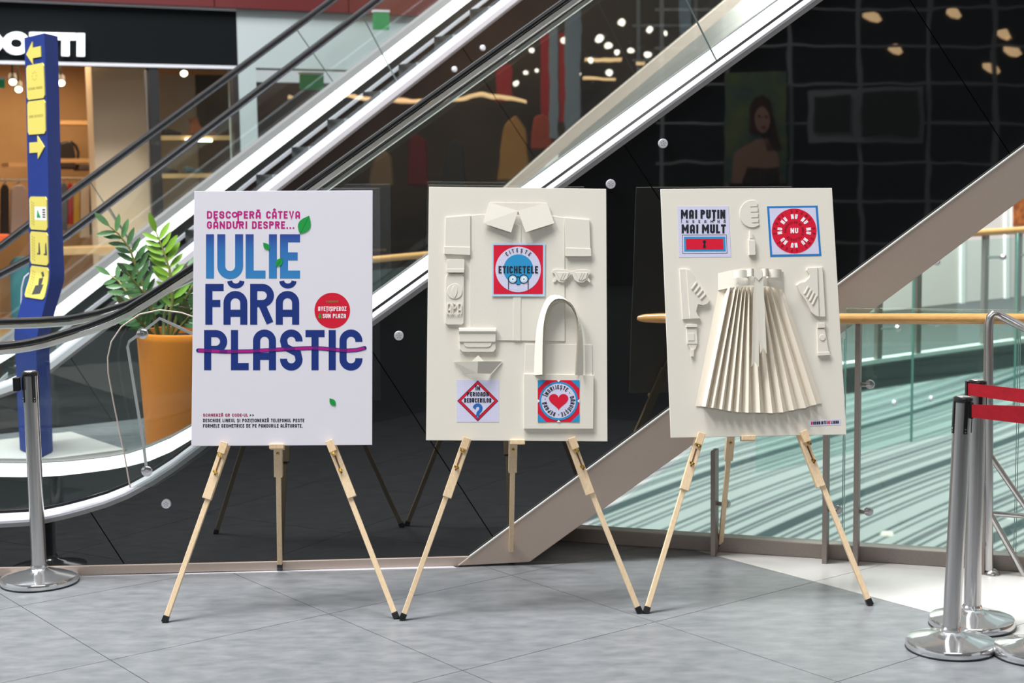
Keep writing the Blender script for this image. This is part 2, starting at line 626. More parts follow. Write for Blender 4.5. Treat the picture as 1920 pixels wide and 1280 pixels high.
# floor plate at the foot and the first steps
s0 = E1.at(-150, 960, .1)
pl = [E1.O + E1.d * s + E1.n * b for s, b in ((-3.75, .12), (-1.35, .12), (-1.35, 1.08), (-3.75, 1.08))]
MB().prism([(p[0], p[1], .0) for p in pl], (0, 0, .03)).build('landing_plate', mat('ribbed_steel_plate', (96, 104, 104), .4, .6, noise=(180, (70, 78, 78), 2), stretch=(.02, 1, 1)), esc)
for k in range(9):
    s_ = -1.30 + .36 * k
    z_ = .04 + max(0, k - .3) * .25
    c = E1.O + E1.d * (s_ + .2) + E1.n * .60
    MB().box((c[0], c[1], z_ - .1), E1.d * .185, E1.n * .46, (0, 0, .1)).build('step', M_SKIRT, esc)

# black cladding panels on the outside, the beige beam under them, and the skirting
ST = [(880, 1043.5), (1183, 820), (1571.7, 533), (1831, 340), (1920, 274), (2300, -9)]
SB = [(993, 1053.5), (1080, 990.6), (1303, 831), (1577.6, 625), (1920, 371), (2300, 86)]
clad = L0 + ST[::-1] + [(860, 1043.4), (420, 1055), (0, 1064), (-620, 1076)]
bk = MB().prism(E1.path(clad, .03), E1.n * .02)
bk.build('cladding_backing', M_DARK, esc)
xs = [-2400, -1178, -454, 270, 994, 1706, 2600]
for x0, x1 in zip(xs, xs[1:]):
    # joints run square to the incline: x = x0 + .65 y
    poly = clip(clip(clad, 1, -.65, x1 - 1.2), -1, .65, -(x0 + 1.2))
    if len(poly) > 2:
        MB().prism(E1.path(poly, .006), E1.n * .012).build('cladding_panel', M_BLACKGLASS, esc)
MB().prism(E1.path([(858, 1060.5)] + ST + SB[::-1], -.014), E1.n * .06).build('side_beam', M_BEIGE, esc, label='beige metallic diagonal beam', bevel=.003)
up_e = E1.path(ST, -.016)
MB().sweep(up_e, E1.n, [(-.003, 0), (.002, 0), (.002, .012), (-.003, .012)]).build('beam_highlight', M_WHITE, esc)  # white strip painted as the highlight along the beam's upper edge
MB().ruled([p + E1.n * .05 for p in E1.path(SB)], [p + E1.n * 1.40 for p in E1.path(SB)], (0, 0, .02)).build('soffit', M_BEIGE, esc)
MB().prism([p + E1.n * 1.36 for p in E1.path(clad)], E1.n * .02).build('rear_light_block', M_DARK, esc)  # unseen rear panel added to block light
sk = [(-620, 1076), (0, 1064), (420, 1055), (820, 1044.6), (884, 1043)]
MB().prism(E1.path(sk + [(862, 1061), (820, 1062), (420, 1070.8), (0, 1080), (-620, 1093)], -.006), E1.n * .03).build('skirting', M_BEIGE, esc, bevel=.002)
fp = [onz(x, y) for x, y in ((-620, 1094), (0, 1081), (420, 1071.5), (850, 1062.5), (856, 1065.5), (420, 1075.5), (0, 1085), (-620, 1099))]
struct(MB().prism(fp, (0, 0, .004)).build('trim_3', M_ALU))
# round fixings
for x, y in ((312, 944), (748, 629), (1145, 345), (1243, 269)):
    c = E1.at(x, y, .0)
    dsc = MB().lathe(c, [(0, .0105), (.0185, .0105), (.0208, .0075), (.021, -.006)], -E1.n, 28).build('fixing_disc', M_ALU, esc)
    h = MB()
    for k in range(5):
        a = k * 2 * math.pi / 5 + .3
        h.lathe(c - E1.n * .0106 + (E1.d * math.cos(a) + np.array([0, 0, 1]) * math.sin(a)) * .009, [(0, .0008), (.0018, .0008), (.0018, -.001)], -E1.n, 8)
    h.lathe(c - E1.n * .0106, [(0, .0008), (.0015, .0008), (.0015, -.001)], -E1.n, 8)
    h.build('screw_hole', M_DARK, dsc, kind='stuff')

# clear acrylic guard plate with its bent bar
gd = thing('acrylic_guard_plate', 'clear rounded acrylic guard plate bolted to the escalator glass beside the white poster', 'guard', E1.at(275, 883, -.02))
AC = [(244, 914), (233, 851), (214, 760), (203, 700), (202, 670), (209, 640), (228, 612), (262, 589), (300, 581), (340, 586), (380, 600), (420, 628), (446, 668), (456, 720), (460, 780)]
low = [(400, 838), (367, 862), (330, 888), (290, 912)]
MB().prism(E1.path(AC + low, -.024), E1.n * .008).build('acrylic_sheet', M_ACRYL, gd)
MB().tube(E1.path(AC, -.02), .0032, 6).build('sheet_rim', M_ACRYLEDGE, gd, label='rosy rim')
BAR = [(275, 883), (269, 834), (256, 755), (239, 650), (242, 640), (267, 622), (299, 597), (330, 611), (359, 625), (420, 655), (432, 700), (440, 760)]
bp_ = E1.path(BAR, -.034)
MB().sweep(bp_, E1.n, [(-.006, 0), (.006, 0), (.006, .004), (-.006, .004)]).build('bent_bar', mat('brushed_bar', (190, 194, 196), .35, .3), gd)
for x, y in ((267, 625), (275, 883)):
    c = E1.at(x, y, -.04)
    MB().lathe(c, [(0, .008), (.006, .008), (.0075, .002), (.022, .0015), (.024, 0), (.024, -.004)], -E1.n, 28).build('clamp_disc', M_CHROME, gd)

# ------------------------------------------------------------------ far escalator
_p = EYE + ray(600, 300) * (12.0 / ray(600, 300)[1])
E2 = Wall(_p * np.array([1, 1, 0]), math.radians(36))
L2 = [(-420, 800), (-200, 788), (-90, 770), (0, 746), (31, 735), (60, 721), (94, 700), (221, 602), (526, 357), (780, 157), (979, 0), (1400, -335)]
HR2 = [(-420, 590), (-200, 580), (-90, 558), (0, 512), (52, 485), (120, 442), (440, 201), (705, 0), (1100, -300)]
HR2F = [(-420, 580), (-200, 565), (-90, 523), (0, 460), (50, 422), (117, 370), (440, 133), (620, 0), (1000, -280)]
C2B = [(-420, 762), (-200, 754), (-90, 724), (0, 681), (28, 664), (100, 606), (184, 540), (455, 330), (650, 180), (780, 80), (886, -2), (1200, -245)]
C2T = [(-420, 742), (-200, 732), (-90, 699), (0, 655), (28, 637), (100, 579), (184, 514), (455, 304), (650, 154), (780, 54), (886, -28), (1200, -270)]
D2 = [(-420, 800), (-200, 792), (-90, 762), (0, 716), (29, 690), (112, 624), (223, 540), (480, 333), (679, 180), (911, 0), (1200, -225)]
es2 = thing('escalator', 'farther escalator with white deck strips and grey steps rising behind the near one', 'escalator', E2.O)
lip2 = E2.path(L2)
MB().sweep(lip2, E2.n, [(0, .0), (.022, 0), (.022, .09), (0, .09)]).build('deck_edge', M_ALUGREY, es2, label='grey lower edge of the deck')
MB().sweep(lip2, E2.n, [(.022, -.007), (.062, -.009), (.078, -.003), (.083, .012), (.085, .088), (.022, .088)]).build('deck_profile', M_ALU, es2)
for p_, in ((E2.path(HR2, BG),), (E2.path(HR2F, .86),)):
    MB().sweep(p_, E2.n, rounded(.078, .036, 0), smooth=True).build('handrail', M_RUBBER, es2)
    MB().sweep(p_, E2.n, [(-.018, -.026), (-.018, .026), (-.036, .012), (-.036, -.012)]).build('handrail_guide', M_GUIDED, es2)
panes(E2, L2, HR2, BG - .006, [(-400, -400), (300, 200), (757, 676), (1200, 1040)], 'glass_pane', es2, M_GLASS, M_PEDGE, up=.08, down=.02)
panes(E2, C2T, HR2F, .854, [(-400, -400), (250, 165), (634, 553), (1150, 940)], 'glass_pane', es2, M_GLASS, M_PEDGE, up=.0, down=.02)
lo_, hi_ = E2.path(C2B, .63), E2.path(C2T, .76)
MB().ruled(lo_, hi_, E2.n * .012 + np.array([0, 0, -.01])).build('inner_deck', M_WHITE, es2, label='white inner deck along the far balustrade')  # skylight mirrored by the aluminium, painted here as white
MB().sweep(hi_, E2.n, [(0, 0), (.05, .01), (.05, .10), (-.02, .12), (-.02, 0)]).build('deck_profile', M_ALUGREY, es2)
MB().ruled(shifted(lo_, E2.n, -.75), lo_, E2.n * .012).build('skirt_panel', M_SKIRT, es2)
MB().sweep(E2.path(D2, .615), E2.n, [(-.014, 0), (.014, 0), (.014, .012), (-.014, .012)]).build('skirt_strip', M_ALU, es2, label='thin pale strip along the skirt')
M_STEPG = mat('step_side_grey', (150, 162, 168), .5, .2)
pk = [E2.at(511 + 67.5 * k, 327 - 52.5 * k, .30) for k in range(-7, 11)]
for p, q in zip(pk, pk[1:]):
    run = float(np.dot(q - p, E2.d))
    c = p + E2.d * run / 2
    st = MB()
    st.box((c[0] + E2.n[0] * .14, c[1] + E2.n[1] * .14, p[2] - .22), E2.d * run / 2, E2.n * .14, (0, 0, .22))
    st.box((c[0] - E2.n[0] * .006, c[1] - E2.n[1] * .006, p[2] - .22), E2.d * run / 2, E2.n * .006, (0, 0, .22), 1)
    st.build('step', [M_SKIRT, M_STEPG], es2)
B2T = [(450, 776), (700, 560), (948, 350), (1080, 233), (1361, 0), (1600, -200)]
clad2 = L2 + B2T[::-1] + [(0, 862), (-420, 960)]
MB().prism(E2.path(clad2, .03), E2.n * .02).build('cladding_backing', M_DARK, es2)
for x0, x1 in ((-2500, -310), (-310, 250), (250, 808), (808, 1366), (1366, 2300)):
    poly = clip(clip(clad2, 1, -.66, x1 - .8), -1, .66, -(x0 + .8))
    if len(poly) > 2:
        MB().prism(E2.path(poly, .006), E2.n * .012).build('cladding_panel', M_BLACKGLASS, es2)
B2B = [(x, y + 26) for x, y in B2T]
MB().prism(E2.path(B2T + B2B[::-1], -.014), E2.n * .05).build('side_beam', M_BEIGE, es2, label='beige metallic diagonal beam')
MB().ruled(E2.path(B2B, .04), [p + E2.n * 1.4 for p in E2.path(B2B)], (0, 0, .02)).build('soffit', mat('pale_grey_soffit', (176, 176, 168), .6), es2)
for x, y in ((905, 90), (852, 130)):
    MB().lathe(E2.at(x, y, 0), [(0, .014), (.018, .013), (.024, .006), (.024, -.006)], -E2.n, 20).build('fixing_disc', M_ALU, es2)

# ------------------------------------------------------------------ stroke lettering
def arc(cx, cy, rx, ry, a0, a1, n=12):
    return [(cx + rx * math.cos(math.radians(a0 + (a1 - a0) * k / n)), cy - ry * math.sin(math.radians(a0 + (a1 - a0) * k / n))) for k in range(n + 1)]


WID = {'I': 0., 'M': .74, 'N': .56, 'T': .50, 'L': .42, 'E': .44, 'F': .44, '.': 0., '-': .26, '~': .3, ' ': .26, '>': .36, '#': .5, 'J': .4, 'V': .58, '&': .56, 'O': .54, 'o': .36, 'W': .8}


def glyph(ch, W, Hh, s, n=10):
    """centre lines of a capital in a W x H box, y downwards, stroke s"""
    base, mark = ch, None
    dec = {'Ă': ('A', 'b'), 'Â': ('A', 'c'), 'Î': ('I', 'c'), 'Ș': ('S', 'k'), 'Ț': ('T', 'k')}
    if ch in dec:
        base, mark = dec[ch]
    l, R, t, b = s / 2, W - s / 2, s / 2, Hh - s / 2
    rx = (W - s) / 2
    ry = min(rx, Hh * .32)
    cx = W / 2
    S = []
    if base == 'A':
        S = [[(l, Hh), (l, t + ry)] + arc(cx, t + ry, rx, ry, 180, 0, n) + [(R, t + ry), (R, Hh)], [(l, Hh * .66), (R, Hh * .66)]]
    elif base == 'U':
        S = [[(l, 0), (l, b - ry)] + arc(cx, b - ry, rx, ry, 180, 360, n) + [(R, 0)]]
    elif base in 'OQo':
        pts = arc(cx, t + ry, rx, ry, 180, 0, n) + arc(cx, b - ry, rx, ry, 0, -180, n)
        S = [pts + [pts[0], pts[1]]]
        if base == 'Q':
            S.append([(cx + rx * .2, Hh * .72), (W, Hh)])
    elif base == 'C':
        S = [[(R, Hh * .30)] + arc(cx, t + ry, rx, ry, 0, 180, n) + arc(cx, b - ry, rx, ry, 180, 360, n) + [(R, Hh * .70)]]
    elif base == 'G':
        S = [[(R, Hh * .30)] + arc(cx, t + ry, rx, ry, 0, 180, n) + arc(cx, b - ry, rx, ry, 180, 360, n) + [(R, Hh * .52), (cx, Hh * .52)]]
    elif base == 'S':
        rr = min(rx, (Hh - s) / 4)
        S = [[(R, Hh * .29)] + arc(cx, t + rr, rx, rr, 0, 180, n) + [(l + rx * .18, Hh * .42), (R - rx * .18, Hh * .58)] + arc(cx, b - rr, rx, rr, 0, -180, n) + [(l, Hh * .71)]]
    elif base in 'PRB':
        pr = min((Hh * .57 - s) / 2, W - s)
        bx = R - pr
        bowl = [(l, t), (bx, t)] + arc(bx, t + pr, pr, pr, 90, -90, n) + [(l, t + 2 * pr)]
        S = [[(l, Hh), (l, 0)], bowl]
        if base == 'R':
            S.append([(cx * .95, t + 2 * pr), (R - s * .05, Hh - s * .22)])
        if base == 'B':
            q = (b - t - 2 * pr) / 2
            S.append([(l, t + 2 * pr), (R - q, t + 2 * pr)] + arc(R - q, t + 2 * pr + q, q, q, 90, -90, n) + [(l, b)])
    elif base == 'D':
        S = [[(l, Hh), (l, t), (R - ry, t)] + arc(R - ry, t + ry, ry, ry, 90, 0, n) + arc(R - ry, b - ry, ry, ry, 0, -90, n) + [(l, b)]]
    elif base == 'E':
        S = [[(W, t), (l, t), (l, b), (W, b)], [(l, Hh / 2), (W * .88, Hh / 2)]]
    elif base == 'F':
        S = [[(W, t), (l, t), (l, Hh)], [(l, Hh * .48), (W * .82, Hh * .48)]]
    elif base == 'L':
        S = [[(l, 0), (l, b), (W, b)]]
    elif base == 'I':
        S = [[(cx, 0), (cx, Hh)]]
    elif base == 'T':
        S = [[(0, t), (W, t)], [(cx, t), (cx, Hh)]]
    elif base == 'N':
        S = [[(l, Hh), (l, 0)], [(l, t * .5), (R, Hh - t * .5)], [(R, 0), (R, Hh)]]
    elif base == 'M':
        S = [[(l, Hh), (l, 0)], [(l, t * .6), (cx, Hh * .62), (R, t * .6)], [(R, 0), (R, Hh)]]
    elif base == 'V':
        S = [[(l, 0), (cx, Hh - s * .3), (R, 0)]]
    elif base == 'Z':
        S = [[(0, t), (R, t), (l, b), (W, b)]]
    elif base == 'J':
        S = [[(R, 0), (R, b - ry)] + arc(cx, b - ry, rx, ry, 0, -150, n)]
    elif base == 'K':
        S = [[(l, 0), (l, Hh)], [(R, 0), (l, Hh * .55)], [(l + rx * .5, Hh * .45), (R, Hh)]]
    elif base == 'H':
        S = [[(l, 0), (l, Hh)], [(R, 0), (R, Hh)], [(l, Hh / 2), (R, Hh / 2)]]
    elif base == 'X':
        S = [[(l, 0), (R, Hh)], [(R, 0), (l, Hh)]]
    elif base == '.':
        S = [[(cx, Hh - s), (cx, Hh)]]
    elif base in '-~':
        S = [[(0, Hh * .55), (W, Hh * .52)]]
    elif base == '>':
        S = [[(l, Hh * .25), (R, Hh * .55), (l, Hh * .85)]]
    elif base == '#':
        S = [[(W * .35, 0), (W * .2, Hh)], [(W * .8, 0), (W * .65, Hh)], [(0, Hh * .33), (W, Hh * .33)], [(0, Hh * .68), (W, Hh * .68)]]
    elif base == '&':
        S = [arc(cx, Hh * .25, W * .25, Hh * .2, -60, 240, n) + [(W, Hh)], arc(cx * .9, Hh * .7, W * .36, Hh * .26, 120, 380, n)]
    if mark == 'b':
        S.append(arc(cx, -Hh * .20, Hh * .15, Hh * .13, 180, 360, 8))
    elif mark == 'c':
        S.append([(cx - Hh * .14, -Hh * .09), (cx, -Hh * .25), (cx + Hh * .14, -Hh * .09)])
    elif mark == 'k':
        S.append([(cx + s * .2, Hh * 1.06), (cx - s * .3, Hh * 1.24)])
    return S


def ribbon2(path, s):
    """quads of a mitred stroke along a 2D polyline"""
    P = [np.array(p, float) for p in path]
    P = [p for i, p in enumerate(P) if i == 0 or np.linalg.norm(p - P[i - 1]) > 1e-6]
    vs, fs = [], []
    for i, p in enumerate(P):
        a = P[i] - P[i - 1] if i else P[1] - P[0]
        b = P[i + 1] - P[i] if i < len(P) - 1 else a
        a, b = a / np.linalg.norm(a), b / np.linalg.norm(b)
        na, nb = np.array([-a[1], a[0]]), np.array([-b[1], b[0]])
        m = na + nb
        L = np.linalg.norm(m)
        m = na if L < .3 else m / L
        k = min(1.8, 1 / max(.3, float(np.dot(m, na))))
        vs += [p + m * s / 2 * k, p - m * s / 2 * k]
    for i in range(len(P) - 1):
        fs.append([2 * i, 2 * i + 1, 2 * i + 3, 2 * i + 2])
    return vs, fs


def layout(text, Hh, s, width=None, gap=.13):
    ws = []
    for c in text:
        b = {'Ă': 'A', 'Â': 'A', 'Î': 'I', 'Ș': 'S', 'Ț': 'T'}.get(c, c)
        ws.append(max(WID.get(b, .52) * Hh, s if b in 'I.' else 0))
    tot = sum(ws) + gap * Hh * (len(text) - 1)
    k = (width / tot) if width else 1.
    out, x = [], 0
    for c, w in zip(text, ws):
        b = {'Î': 'I'}.get(c, c)
        ww = w if b in 'I.' else w * k
        if b in 'I.':
            x += w * (k - 1) / 2
        out.append((c, x, ww))
        x += ww + (w * (k - 1) / 2 if b in 'I.' else 0) + gap * Hh * k
    return out


class Board:
    """a flat panel in space; px(x, y, off) = the point of its face seen at that place of the photograph, raised by off"""
    def __init__(self, p, w=.7225, h=1.0307):
        c = np.array(p[:3])
        y, l, r = p[3:]
        x = np.array([math.cos(y), math.sin(y), 0])
        up = np.array([-math.sin(y) * math.sin(l), math.cos(y) * math.sin(l), math.cos(l)])
        self.x = x * math.cos(r) + up * math.sin(r)
        self.up = -x * math.sin(r) + up * math.cos(r)
        self.n = np.cross(self.up, self.x)
        self.n *= np.sign(self.n[1])
        self.c, self.w, self.h = c, w, h
        self.base = c - self.up * h / 2
        self.M = Matrix(((self.x[0], self.n[0], self.up[0], self.base[0]), (self.x[1], self.n[1], self.up[1], self.base[1]),
                         (self.x[2], self.n[2], self.up[2], self.base[2]), (0, 0, 0, 1)))

    def px(self, x, y, off=0.):
        return onplane(x, y, self.c, self.n) - self.n * off

    def poly(self, pts, off):
        return [self.px(x, y, off) for x, y in pts]

    def relief(self, pts, z0, z1, name, m, parent, bevel=.0012, label=None):
        z0, z1, bevel = z0 * .78, z1 * .78, bevel * .7
        return MB().prism(self.poly(pts, z0), -self.n * (z1 - z0)).build(name, m, parent, bevel=bevel, label=label)

    def flat(self, mb, pts, off, mi=0):
        return mb.add(self.poly(pts, off), [list(range(len(pts)))], mi)

    def strokes(self, mb, paths, s, off, fn=None, mi=0):
        for k, p in enumerate(paths):
            vs, fs = ribbon2(p, s)
            o = off + .00008 * k
            if fn:
                vs = [fn(*v) for v in vs]
            mb.add([self.px(v[0], v[1], o) for v in vs], fs, mi)
        return mb

    def text(self, mb, t, x0, x1, y0, y1, s, off, mi=0, sl=0., gap=.13):
        """a line of lettering filling x0..x1 and y0..y1 (sl = rise of the base line per px)"""
        for c, gx, gw in layout(t, y1 - y0, s, x1 - x0, gap):
            if c != ' ':
                self.strokes(mb, glyph(c, gw, y1 - y0, s, 6), s, off, lambda u, v, gx=gx: (x0 + gx + u, y0 + v + sl * (gx + u)), mi)
        return mb

    def ring_text(self, mb, t, cx, cy, r, hh, s, a0, a1, off, mi=0, wk=1.):
        """lettering standing on a circle, from angle a0 to a1 (degrees, clockwise from a0)"""
        lay = layout(t, hh, s)
        tot = lay[-1][1] + lay[-1][2]
        for c, gx, gw in lay:
            if c == ' ':
                continue
            a = math.radians(a0 + (a1 - a0) * (gx + gw / 2) / tot)

            def fn(u, v, a=a, gw=gw):
                du, rr = (u - gw / 2) * wk, r + hh - v
                return (cx + rr * math.cos(a) + du * math.sin(a), cy - rr * math.sin(a) + du * math.cos(a))
            self.strokes(mb, glyph(c, gw, hh, s, 5), s, off, fn, mi)
        return mb


def disc(cx, cy, r, n=40, a0=0, a1=360):
    return arc(cx, cy, r, r, a0, a1, n)[:-1] if a1 - a0 == 360 else arc(cx, cy, r, r, a0, a1, n)


def leaf_shape(a, b, bulge, n=8):
    """pointed leaf between two px points"""
    a, b = np.array(a, float), np.array(b, float)
    d = b - a
    q = np.array([-d[1], d[0]])
    L = [tuple(a + d * t + q * bulge * math.sin(math.pi * t ** .9)) for t in [k / n for k in range(n + 1)]]
    R_ = [tuple(a + d * t - q * bulge * math.sin(math.pi * t ** .9)) for t in [k / n for k in range(n - 1, 0, -1)]]
    return L + R_


def flatmat(name, rgb):
    return mat(name, rgb, .6, 0, .25)


I_MAG, I_NAVY, I_BLACK = flatmat('ink_magenta', (186, 18, 124)), flatmat('ink_navy', (16, 46, 122)), flatmat('ink_black', (26, 32, 42))
I_RED, I_GREEN, I_BLUE, I_WHITE = flatmat('ink_red', (208, 14, 50)), flatmat('ink_green', (22, 150, 66)), flatmat('ink_blue', (38, 142, 196)), flatmat('ink_white', (238, 236, 242))
I_DRED, I_PURP, I_SKY = flatmat('ink_dark_red', (120, 14, 40)), flatmat('ink_purple', (104, 20, 120)), flatmat('ink_sky', (180, 216, 236))


def grad_mat():
    """blue print shaded from deep blue at the rims of the letters to sky blue lower down"""
    m = bpy.data.materials.new('ink_blue_gradient')
    m.use_nodes = True
    nt = m.node_tree
    b = nt.nodes['Principled BSDF']
    b.inputs['Roughness'].default_value = .6
    tc = nt.nodes.new('ShaderNodeTexCoord')
    sp = nt.nodes.new('ShaderNodeSeparateXYZ')
    mr = nt.nodes.new('ShaderNodeMapRange')
    r = nt.nodes.new('ShaderNodeValToRGB')
    nt.links.new(tc.outputs['Object'], sp.inputs[0])
    nt.links.new(sp.outputs['Z'], mr.inputs[0])
    mr.inputs[1].default_value, mr.inputs[2].default_value = .665, .845
    e = r.color_ramp.elements
    e[0].color = lin((30, 126, 190)) + (1,)
    e[1].color = lin((16, 62, 150)) + (1,)
    x = e.new(.7)
    x.color = lin((24, 104, 176)) + (1,)
    nt.links.new(mr.outputs[0], r.inputs[0])
    nt.links.new(r.outputs[0], b.inputs['Base Color'])
    return m


def grid_mat(name, rgb, line, scale):
    """printed squared paper"""
    m = bpy.data.materials.new(name)
    m.use_nodes = True
    nt = m.node_tree
    b = nt.nodes['Principled BSDF']
    b.inputs['Roughness'].default_value = .6
    tc = nt.nodes.new('ShaderNodeTexCoord')
    sp = nt.nodes.new('ShaderNodeSeparateXYZ')
    nt.links.new(tc.outputs['Object'], sp.inputs[0])
    mx = None
    for ax in 'XZ':
        a = nt.nodes.new('ShaderNodeMath')
        a.operation = 'MULTIPLY'
        a.inputs[1].default_value = scale
        f_ = nt.nodes.new('ShaderNodeMath')
        f_.operation = 'FRACT'
        g_ = nt.nodes.new('ShaderNodeMath')
        g_.operation = 'LESS_THAN'
        g_.inputs[1].default_value = .18
        nt.links.new(sp.outputs[ax], a.inputs[0])
        nt.links.new(a.outputs[0], f_.inputs[0])
        nt.links.new(f_.outputs[0], g_.inputs[0])
        if mx is None:
            mx = g_
        else:
            h_ = nt.nodes.new('ShaderNodeMath')
            h_.operation = 'MAXIMUM'
            nt.links.new(mx.outputs[0], h_.inputs[0])
            nt.links.new(g_.outputs[0], h_.inputs[1])
            mx = h_
    mm = nt.nodes.new('ShaderNodeMix')
    mm.data_type = 'RGBA'
    mm.inputs['A'].default_value = lin(rgb) + (1,)
    mm.inputs['B'].default_value = lin(line) + (1,)
    nt.links.new(mx.outputs[0], mm.inputs['Factor'])
    nt.links.new(mm.outputs['Result'], b.inputs['Base Color'])
    return m


M_GRID = grid_mat('squared_paper_print', (214, 212, 234), (176, 178, 214), 210)
M_GRID2 = grid_mat('squared_paper_blue', (188, 216, 234), (150, 186, 216), 210)
M_GRAD = grad_mat()

# ------------------------------------------------------------------ board with the printed poster
B1 = Board((-.9228, 6.2264, 1.1738, .0127, .195, -.0102))
B2 = Board((.0232, 6.2221, 1.1792, .0377, .2494, -.0264))
B3 = Board((.989, 6.3354, 1.1642, .0819, .2642, -.0091))


def panel(B, parent, m, th=.009):
    MB().box(B.c + B.n * th / 2, B.x * B.w / 2, B.n * th / 2, B.up * B.h / 2).build('board_panel', m, parent, bevel=.0012)


t1 = thing('poster_board', 'white printed poster board with big blue lettering on the left easel', 'poster', M=B1.M)
panel(B1, t1, M_PRINTW)
e1, e2_, e3 = .0004, .0008, .0012
m = MB()
B1.text(m, 'DE', 388, 408.6, 395.6, 409.8, 3.0, e1)
B1.text(m, 'SC', 411, 433, 395.6, 409.8, 3.0, e1)
B1.strokes(m, [arc(440, 402.4, 4.2, 4.2, 0, 360, 14)], 2.8, e1)
B1.text(m, 'PERĂ', 445, 489, 395.6, 409.8, 3.0, e1)
B1.strokes(m, [[(446.5, 409), (446.5, 419)]], 3.0, e1)
B1.text(m, 'CÂTEVA', 499, 562.6, 395.6, 409.8, 3.0, e1)
B1.text(m, 'GÂNDURI', 388, 463.8, 414.6, 428.8, 3.0, e1)
B1.text(m, 'DESPRE...', 472.5, 552, 414.6, 428.8, 3.0, e1)
m.build('headline_lettering', I_MAG, t1, label='magenta headline', kind='stuff', fix=False)


def big(ch, x0, x1, y0, y1, s, m_):
    q = MB()
    B1.strokes(q, glyph(ch, x1 - x0, y1 - y0, s, 14), s, e1, lambda u, v: (x0 + u, y0 + v))
    q.build('letter', m_, t1, fix=False)


for a in (('I', 386.5, 401, 439, 522), ('U', 407.4, 455.8, 439, 523), ('L', 460.6, 497.8, 439, 522), ('I', 504, 519.4, 439, 522), ('E', 525, 562.6, 439, 522)):
    big(*a, 15, M_GRAD)
for a in (('F', 385, 419.3, 532, 608.5), ('A', 419, 463.8, 545.3, 608.5), ('R', 469, 513.7, 532, 608.5), ('A', 517, 561, 545.3, 608.5),
          ('P', 382.7, 426, 618.5, 693.7), ('L', 433, 466.4, 618.5, 693.7), ('A', 474.4, 517.5, 617.5, 693.7), ('S', 525, 567.4, 617.5, 694.5), ('T', 572.7, 608.6, 618.5, 693.7),
          ('I', 615.8, 630, 618.5, 693.7), ('C', 636.5, 679.6, 617.5, 694.5)):
    big(*a, 13.4, I_NAVY)
for x0, x1 in ((426, 458.5), (523.6, 556)):
    q = MB()
    c_ = (x0 + x1) / 2
    B1.strokes(q, [arc(c_, 526.5, 11.5, 9.5, 180, 360, 12)], 9.4, e1)
    q.build('letter_accent', I_NAVY, t1, fix=False)
st_ = [(371.5, 656.7), (398, 657.6), (423, 659), (470, 658.3), (523, 655), (555, 653.4), (584, 652.2), (605, 653.2), (624.6, 655), (640, 656.6), (653, 657), (668, 656), (677, 654), (683.6, 652.2)]
q = MB()
B1.strokes(q, [st_], 7.6, e2_, mi=0)
for cx_, cy_ in (st_[0], st_[-1]):
    B1.flat(q, disc(cx_, cy_, 3.8, 14), e2_, 0)
B1.strokes(q, [st_], 5.4, e3, mi=1)
for x0, x1 in ((383, 396.5), (412, 426), (433.5, 446), (475, 487), (504, 517), (532, 553), (584.5, 597), (616.5, 629.5), (637, 650)):
    y_ = np.interp([x0, x1], [p[0] for p in st_], [p[1] for p in st_])
    B1.strokes(q, [[(x0, y_[0]), (x1, y_[1])]], 5.4, .0015, mi=2)
q.build('strike_line', [I_NAVY, flatmat('ink_strike', (168, 22, 132)), I_PURP], t1, label='magenta hand-drawn strike through the last word', kind='stuff', fix=False)
bd = MB()
B1.flat(bd, disc(623, 582, 33.4, 48), e1)
badge = bd.build('round_badge', [I_RED], t1, label='red round badge', fix=False)
q = MB()
B1.text(q, 'AVEȚIȘIPEROZ', 596.5, 649.6, 574.3, 583, 1.55, e2_, 0)
B1.text(q, 'SUN PLAZA', 605, 648.5, 588, 596.3, 1.6, e2_, 0)
B1.text(q, '&', 597, 603, 588.4, 596, 1.7, e2_, 1)
B1.text(q, 'O INIȚIATIVĂ', 612, 634, 563.6, 567, .55, e2_, 1)
q.build('badge_lettering', [I_WHITE, I_GREEN], badge, kind='stuff', fix=False)
for a, b_, bl in (((562.6, 438.5), (579.8, 404.4), .31), ((505.4, 468.5), (493.6, 455), .3), ((518, 500), (529.4, 483), .3), ((629, 760.6), (618, 746.6), .3)):
    q = MB()
    B1.flat(q, leaf_shape(a, b_, bl), .0016)
    B1.strokes(q, [[a, b_]], .5, .0019, mi=1)
    q.build('leaf', [I_GREEN, flatmat('ink_dark_green', (12, 110, 50))], t1, label='printed green leaf', fix=False)
q = MB()
B1.text(q, 'SCANEAZĂ QR CODE-UL', 380.7, 465, 775, 780.8, 1.35, e1, 1)
B1.text(q, '>>', 467.5, 476, 775, 780.8, 1.2, e1, 0)
B1.text(q, 'DESCHIDE LINKUL ȘI POZIȚIONEAZĂ TELEFONUL PESTE', 380.7, 570.5, 784.6, 791.2, 1.35, e1, 0)
B1.text(q, 'FORMELE GEOMETRICE DE PE PANOURILE ALĂTURATE.', 380.7, 567.6, 794.8, 801.4, 1.35, e1, 0)
q.build('small_lettering', [I_BLACK, flatmat('ink_crimson', (168, 24, 74))], t1, kind='stuff', fix=False)

